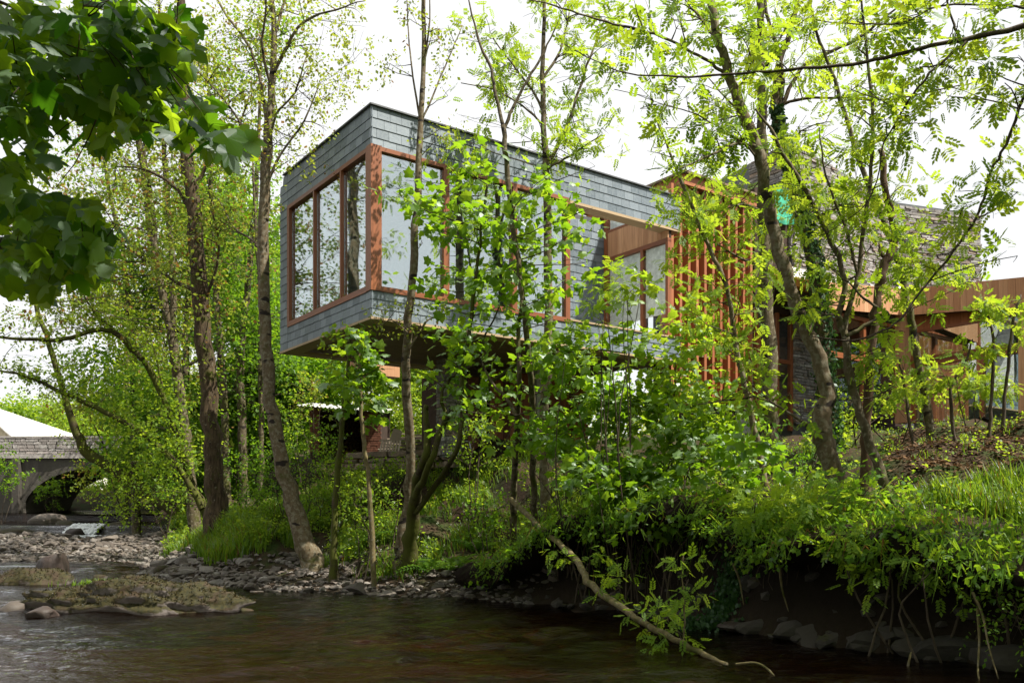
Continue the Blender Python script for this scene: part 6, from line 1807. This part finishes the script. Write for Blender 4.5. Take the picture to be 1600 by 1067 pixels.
S = shrub
rows = [
 # label, px, py, Y, rx, ry, n, leaf, mat, size
 ('broad-leaved bush under the long window, left of the fallen trunk', 880, 690, 15.4, 70, 50, 90, 'syc', 'syc', .14),
 ('broad-leaved bush spilling over the dark hollow of the bank', 990, 745, 14.2, 95, 38, 150, 'syc', 'syc', .15),
 ('tall broad-leaved bush in front of the rust-red store wall', 960, 620, 15.6, 80, 60, 110, 'syc', 'syc', .15),
 ('light green sycamore shoots below the courtyard parapet', 1050, 560, 15.2, 60, 80, 100, 'syc', 'pale', .14),
 ('leafy bush below the timber fins', 1110, 640, 14.6, 80, 60, 80, 'syc', 'pale', .13),
 ('feathery bush hanging over the bank beside the ivy patch', 1190, 790, 11.9, 75, 40, 60, 'ash', 'pale', .21),
 ('low broad-leaved bush between the hollow and the sinuous trunk', 1150, 730, 13.0, 90, 40, 62, 'syc', 'syc', .14),
 ('bush at the foot of the straight grey trunk', 1230, 690, 14.5, 70, 45, 80, 'small', 'beech', .10),
 ('leafy fan of leaves overhanging the stone block', 1300, 800, 11.2, 70, 35, 44, 'ash', 'pale', .20),
 ('low bush in front of the many-stemmed tree foot', 1370, 800, 10.6, 60, 45, 60, 'small', 'beech', .08),
 ('dark green bush filling the lower right corner of the bank', 1570, 880, 9.2, 60, 60, 90, 'small', 'pale', .06),
 ('low dark green bush under the tall grass at right', 1490, 860, 9.5, 60, 30, 60, 'small', 'pale', .06),
 ('single pale spray of leaves reaching out over the shaded bank', 1460, 890, 9.3, 30, 16, 8, 'ash', 'pale', .15),
 ('sunlit leafy bush between stone tower pier and many-stemmed tree', 1400, 620, 18.0, 80, 40, 90, 'small', 'ash', .09),
 ('bright low bush under the garden window', 1330, 650, 19.0, 60, 40, 90, 'small', 'ash', .09),
 ('yellow-green saplings in front of the side window', 1520, 590, 20.0, 70, 35, 60, 'ash', 'ash', .18),
 ('bright green bush between the slim pale tree and the stone pier', 600, 780, 18.6, 50, 50, 90, 'small', 'pale', .08),
 ('leafy bush with white umbels beside the yellowish sapling', 560, 800, 18.2, 40, 45, 70, 'small', 'pale', .08),
 ('bush clinging to the terrace wall below the log shed', 490, 700, 22.5, 50, 40, 110, 'small', 'beech', .08),
 ('green bush left of the log shed brick pier', 455, 660, 25.5, 32, 50, 110, 'small', 'pale', .09),
 ('pale-leaved bush leaning over the log shed roof', 480, 610, 26.5, 32, 40, 80, 'small', 'alder', .09),
 ('dense low bush between alder and thick dark trunk', 385, 740, 25.0, 34, 60, 150, 'small', 'beech', .09),
 ('mid-green bush at the foot of the twin-stemmed tree', 265, 745, 29.0, 45, 45, 140, 'small', 'beech', .10),
 ('bush on the far left shore beside the bridge pilaster', 8, 740, 41.0, 22, 55, 140, 'small', 'beech', .14),
 ('dark bush inside the bridge arch', 82, 770, 46.0, 20, 26, 90, 'small', 'beech', .14),
 ('sunlit bush beyond the bridge arch', 120, 770, 57.0, 40, 30, 170, 'small', 'pale', .18),
 ('tall green bush closing the view through the bridge arch', 150, 755, 60.0, 40, 32, 150, 'small', 'beech', .18),
 ('bright bush behind the slim pale tree, beyond the terrace', 650, 640, 32.0, 50, 60, 220, 'small', 'pale', .11),
 ('sunlit leafy bush right of the stone pier', 740, 690, 19.5, 50, 40, 110, 'small', 'pale', .08),
 ('yellow-green bush below the concrete column', 830, 710, 18.5, 50, 35, 110, 'small', 'pale', .08),
 ('shaded bush at the top of the earth bank above the fallen trunk', 760, 800, 17.0, 60, 35, 80, 'small', 'beech', .08),
 ('leafy shoots growing up through the courtyard corner view', 950, 500, 14.6, 24, 60, 26, 'ash', 'ash', .16),
 ('broad-leaved shoots in front of the courtyard window', 985, 470, 14.0, 30, 40, 14, 'syc', 'pale', .15),
 ('sycamore bush crowding below the slate parapet', 900, 560, 14.8, 80, 40, 60, 'syc', 'syc', .14),
 ('leafy bush on the slope beneath the fins, right of centre', 1060, 690, 14.4, 70, 40, 90, 'syc', 'syc', .13),
 ('dark bush on the steep bank behind the spotted alder', 440, 745, 22.5, 40, 45, 120, 'small', 'beech', .08),
 ('green bush below the log shed, left of the thin yellowish sapling', 525, 735, 21.2, 36, 34, 110, 'small', 'pale', .08),
 ('bush spreading over the terrace edge below the plank stack', 600, 728, 21.5, 40, 22, 90, 'small', 'pale', .075),
 ('ivy-green bush on the earth bank between alder and dark trunk foot', 400, 790, 23.5, 30, 26, 80, 'small', 'beech', .08),
 ('round bush covering the bare bank just right of the alder foot', 478, 780, 21.6, 42, 30, 110, 'small', 'beech', .08),
 ('bush under the terrace wall, between alder and mossy leaning sapling', 500, 760, 23.0, 34, 28, 90, 'small', 'pale', .08),
 ('leafy curtain hanging off the bank edge into the dark hollow', 1050, 815, 13.2, 60, 22, 26, 'syc', 'syc', .14),
 ('drooping leaves on the bank edge right of the stone block', 1380, 860, 10.0, 50, 22, 26, 'ash', 'pale', .18),
 ('dark small-leaved bush trailing down to the water at the right edge', 1585, 950, 8.7, 32, 45, 60, 'small', 'beech', .055),
 ('low bush on the bank edge below the broad-leaved bush', 900, 800, 15.2, 50, 22, 50, 'small', 'beech', .07),
]
for r_ in rows: S(*r_)

# ivy patch draped over the bank edge
rng = np.random.default_rng(31)
n = 2600; X = rng.normal(0, 1, n); Zr = rng.normal(0, 1, n)
P = np.stack([W(1150, 0, 12.4)[0] + X * .42, 12.35 + rng.normal(0, .16, n) + .1 * X, np.zeros(n)], 1)
P[:, 2] = gz(P[:, 0], P[:, 1]) + rng.uniform(.02, .22, n)
lv = Leaves(); V, T = place(SMALL, P, np.array([0, -.3, -1.0]) + rng.normal(0, .5, (n, 3)), np.array([0, -1.0, .4]) + rng.normal(0, .4, (n, 3)), rng.uniform(.05, .09, n))
lv.add(V, T, np.repeat(rng.random(n), 4)); o = lv.build('ivy_patch', M['ivy'], None)
tag(o, 'dark glossy ivy patch hanging over the bank edge', 'ivy')

# ferns
FR_V, FR_T = [], []
for k in range(11):
    x = .12 + .08 * k; L = .26 * math.sin(min(1, (1.05 - x) * 1.6) * 1.5) 
    for sg in (1, -1):
        n0 = len(FR_V); z = .55 * x - .75 * x * x
        FR_V.extend([(x, 0, z), (x + .05, sg * L * .5, z + .01), (x + .07, sg * L, z - .05), (x - .02, sg * L * .5, z)]); FR_T.extend([(n0, n0 + 1, n0 + 2), (n0, n0 + 2, n0 + 3)])
FERN = (np.array(FR_V), np.array(FR_T))
for i, (px, Y, s, lab) in enumerate([(672, 18.0, .62, 'fern at the foot of the mossy many-stemmed tree'), (715, 17.6, .6, 'fern on the bank right of the mossy many-stemmed tree'), (585, 19.6, .6, 'fern on the bank below the slatted seat'), (745, 18.4, .55, 'fern below the stone pier on the steep bank'), (860, 16.3, .55, 'fern at the top of the dark earth bank left of the fallen trunk')]):
    g = gpos(px, Y); root = empty('fern', g); tag(root, lab, 'fern')
    r = np.random.default_rng(400 + i)
    me = np_mesh('frond', FERN[0], T=FERN[1], mat=M['fern'])
    for k in range(9):
        o = link_mesh('frond', me, root, False); o.scale = (s * r.uniform(.8, 1.2),) * 3; o.rotation_euler = (r.normal(0, .15), -r.uniform(.1, .7), k * .7 + r.normal(0, .2)); o.location = (0, 0, .02)

# grass
def blades(P, H, rng, w=.012, lean=.35):
    n = len(P); az = rng.uniform(0, 6.28, n); d = np.stack([np.cos(az), np.sin(az), np.zeros(n)], 1); s = np.stack([-d[:, 1], d[:, 0], np.zeros(n)], 1)
    le = rng.uniform(.3, 1.3, n)[:, None] * lean
    up = np.array([0, 0, 1.0]); h = H[:, None]
    m = P + up * h * .55 + d * h * le * .3; e = P + up * h * (.95 - le * .25) + d * h * le
    V = np.stack([P - s * w, P + s * w, m + s * w * .8, m - s * w * .8, e], 1).reshape(-1, 3)
    b = np.arange(n)[:, None] * 5
    T = np.concatenate([b + [0, 1, 2], b + [0, 2, 3], b + [3, 2, 4]])
    return V, T, np.repeat(rng.random(n), 5)
def region(rng, n, px0, px1, Y0, Y1, cond=None, patchy=True):
    Y = rng.uniform(Y0, Y1, n); px = rng.uniform(px0, px1, n); X = (px - 800) / FPX * Y
    d = bank_d(X, Y); z = gz(X, Y)
    k = (d > .25) & (z > water_z(Y) + .2)
    if patchy: k &= (np.sin(X * 2.3 + Y * 1.1) + np.sin(Y * 2.9 - X * 1.3 + 2) + .7 * np.sin(X * 5.1 + Y * 4.3) > rng.normal(-.1, .5, n))
    if cond: k &= cond(X, Y, z, d)
    return np.stack([X, Y, z], 1)[k]
rng = np.random.default_rng(55)
gl = Leaves()
def add_grass(px0, px1, Y0, Y1, n, h0, h1, w=.012, lean=.35, cond=None, tuft=True):
    if tuft:
        C = region(rng, max(8, n // 14), px0, px1, Y0, Y1, cond)
        if not len(C): return
        P = np.repeat(C, 14, 0); P[:, :2] += rng.normal(0, .07, (len(P), 2)); P[:, 2] = gz(P[:, 0], P[:, 1]) - .02
    else:
        P = region(rng, n, px0, px1, Y0, Y1, cond)
    H = rng.uniform(h0, h1, len(P))
    gl.add(*blades(P, H, rng, w, lean))
add_grass(1415, 1950, 9.6, 12.4, 15000, .2, .5, .008, .35, lambda X, Y, z, d: (d > .9) & (d < 2.9))
add_grass(1300, 1950, 14, 23, 7000, .06, .2, .008, .6)
add_grass(620, 1000, 17.5, 22.5, 9000, .12, .4, .009, .5)
add_grass(500, 760, 18.2, 22, 7000, .15, .45, .009, .5)
add_grass(255, 480, 20.5, 27, 22000, .25, .6, .012, .45, lambda X, Y, z, d: (z > .44) & (z < 1.6))
add_grass(230, 330, 27, 34, 5000, .2, .5, .014, .45)
add_grass(900, 1300, 12.5, 20, 7000, .1, .35, .009, .5)
add_grass(100, 260, 35, 46, 3000, .2, .5, .02, .45)
add_grass(-60, 60, 40, 46, 2500, .2, .5, .02, .45)
o = gl.build('grass', M['grass'], None); tag(o, 'green grass growing along the banks', 'grass')

# plants rooted in the undercut edge, hanging over it
rl = np.random.default_rng(91); m_l = len(LIP)
el = Leaves()
k = np.clip(np.repeat(rl.integers(4, m_l - 4, 60), 45) + rl.normal(0, 2.2, 2700).astype(int), 4, m_l - 5); j = rl.choice([1, 2, 3, 4, 4, 5], 2700)
k = np.concatenate([k, rl.integers(4, m_l - 4, 3400)]); j = np.concatenate([j, rl.choice([0, 1, 1, 2, 2, 3], 3400)])
P = LIP[k, j] + rl.normal(0, .06, (len(k), 3)); outv = -np.column_stack([LIPN[k], np.zeros(len(k))])
gsel = rl.random(len(P)) < .55
bp = P[gsel]; H = rl.uniform(.12, .42, len(bp)); d = outv[gsel] * rl.uniform(.3, 1.1, len(bp))[:, None] + rl.normal(0, .3, (len(bp), 3)) * [1, 1, 0]
s_ = np.cross(d, [0, 0, 1.0]); s_ = nrm(s_) * .008
mid = bp + d * H[:, None] * .5 + np.array([0, 0, 1.0]) * H[:, None] * .35; end = bp + d * H[:, None] * 1.0 - np.array([0, 0, 1.0]) * H[:, None] * rl.uniform(-.2, .7, len(bp))[:, None]
V = np.stack([bp - s_, bp + s_, mid + s_, mid - s_, end], 1).reshape(-1, 3); b_ = np.arange(len(bp))[:, None] * 5
el.add(V, np.concatenate([b_ + [0, 1, 2], b_ + [0, 2, 3], b_ + [3, 2, 4]]), np.repeat(rl.random(len(bp)), 5))
o = el.build('edge_grass', M['grass'], None); tag(o, 'grass fringe hanging over the undercut bank edge', 'grass')
el = Leaves(); q = P[~gsel]
el.add(*sprays(q, outv[~gsel] * .8 + rl.normal(0, .5, q.shape) + [0, 0, .15], rl, 'small', .085, 5, .2, .5))
q2 = q[::11]; el.add(*sprays(q2, outv[~gsel][::11] * 1.2 + rl.normal(0, .4, q2.shape), rl, 'syc', .10, 3, .2, .5))
o = el.build('edge_plants', M['beech'], None); tag(o, 'small leafy plants trailing over the undercut bank edge', 'undergrowth')

# grass tuft on the mossy island
P = np.stack([rng.normal(W(140, 0, 14)[0], .28, 500), rng.normal(14.7, .12, 500), np.full(500, .38)], 1)
t_ = Leaves(); t_.add(*blades(P, rng.uniform(.05, .16, 500), rng, .006, .5)); o = t_.build('grass_tuft', M['grass'], None); tag(o, 'bright grass tuft on top of the mossy rock island', 'grass')

# broad-leaved ground cover
gc = Leaves()
def cover(px0, px1, Y0, Y1, n, size, h=.18, cond=None):
    P = region(rng, n, px0, px1, Y0, Y1, cond)
    P[:, 2] += rng.uniform(.02, h, len(P))
    U = rng.normal(0, .5, P.shape); U[:, 2] = .8
    gc.add(*sprays(P, U, rng, 'small', size, 5, .16, .2))
cover(860, 1330, 11.3, 19, 1000, .06, .25); cover(860, 1330, 11.3, 19, 500, .12, .4)
cover(1280, 1950, 12.5, 22, 1300, .06, .15)
cover(1200, 1950, 8, 12.5, 1400, .07, .3, lambda X, Y, z, d: d < 2.2)
cover(480, 900, 17, 23, 1500, .06, .3); cover(480, 900, 17, 23, 500, .11, .35)
cover(340, 600, 20, 28, 5200, .085, .35, lambda X, Y, z, d: z > .7)
cover(180, 360, 27, 44, 2600, .11, .4)
cover(-60, 60, 40, 47, 700, .13, .6)
o = gc.build('ground_cover', M['pale'], None); tag(o, 'low leafy plants covering the banks', 'undergrowth')
# cow parsley heads
P = region(rng, 260, 470, 780, 17.6, 20.5); P[:, 2] += rng.uniform(.25, .6, len(P))
fl = Leaves(); fl.add(*sprays(P, np.tile([0, 0, 1.0], (len(P), 1)), rng, 'small', .022, 8, .04, 0)); o = fl.build('cow_parsley', M['flower'], None); tag(o, 'tiny white umbel flowers scattered over the middle bank', 'wildflower')
# dead leaves on the slope
P = region(rng, 30000, 1380, 1950, 11.5, 21, None, False); P = np.concatenate([P, region(rng, 3000, 700, 1400, 13, 20)]); P[:, 2] += rng.uniform(.005, .03, len(P))
dl = Leaves(); V, T = place(SMALL, P, rng.normal(0, 1, P.shape) * [1, 1, .25], np.array([0, 0, 1.0]) + rng.normal(0, .35, P.shape), rng.uniform(.04, .09, len(P)))
dl.add(V, T, np.repeat(rng.random(len(P)), 4)); o = dl.build('leaf_litter', M['litter'], None); tag(o, 'brown fallen leaves on the slope below the garden wing', 'leaf litter')
# hanging roots and stems down the shaded bank
mb = MB()
for k in range(150):
    px = random.uniform(860, 1600); Y0 = np.interp(px, [860, 1000, 1200, 1600], [16, 14.3, 11.8, 9.2])
    x = (px - 800) / FPX * Y0; dd = .45
    z = random.uniform(.7, 1.5); p = np.array([x, Y0 - random.uniform(0, .25), z])
    P = [p, p + [random.gauss(0, .06), -.05, -.2], p + [random.gauss(0, .12), -.06, -random.uniform(.35, .7)]]
    mb.tube(spline(P, 2), [.006, .005, .005, .004, .002], 4, False)
tag(mb.build('hanging_roots', M['b_twig'], None, True), 'fine roots and dead stems trailing down the shaded earth bank', 'roots', kind='stuff')
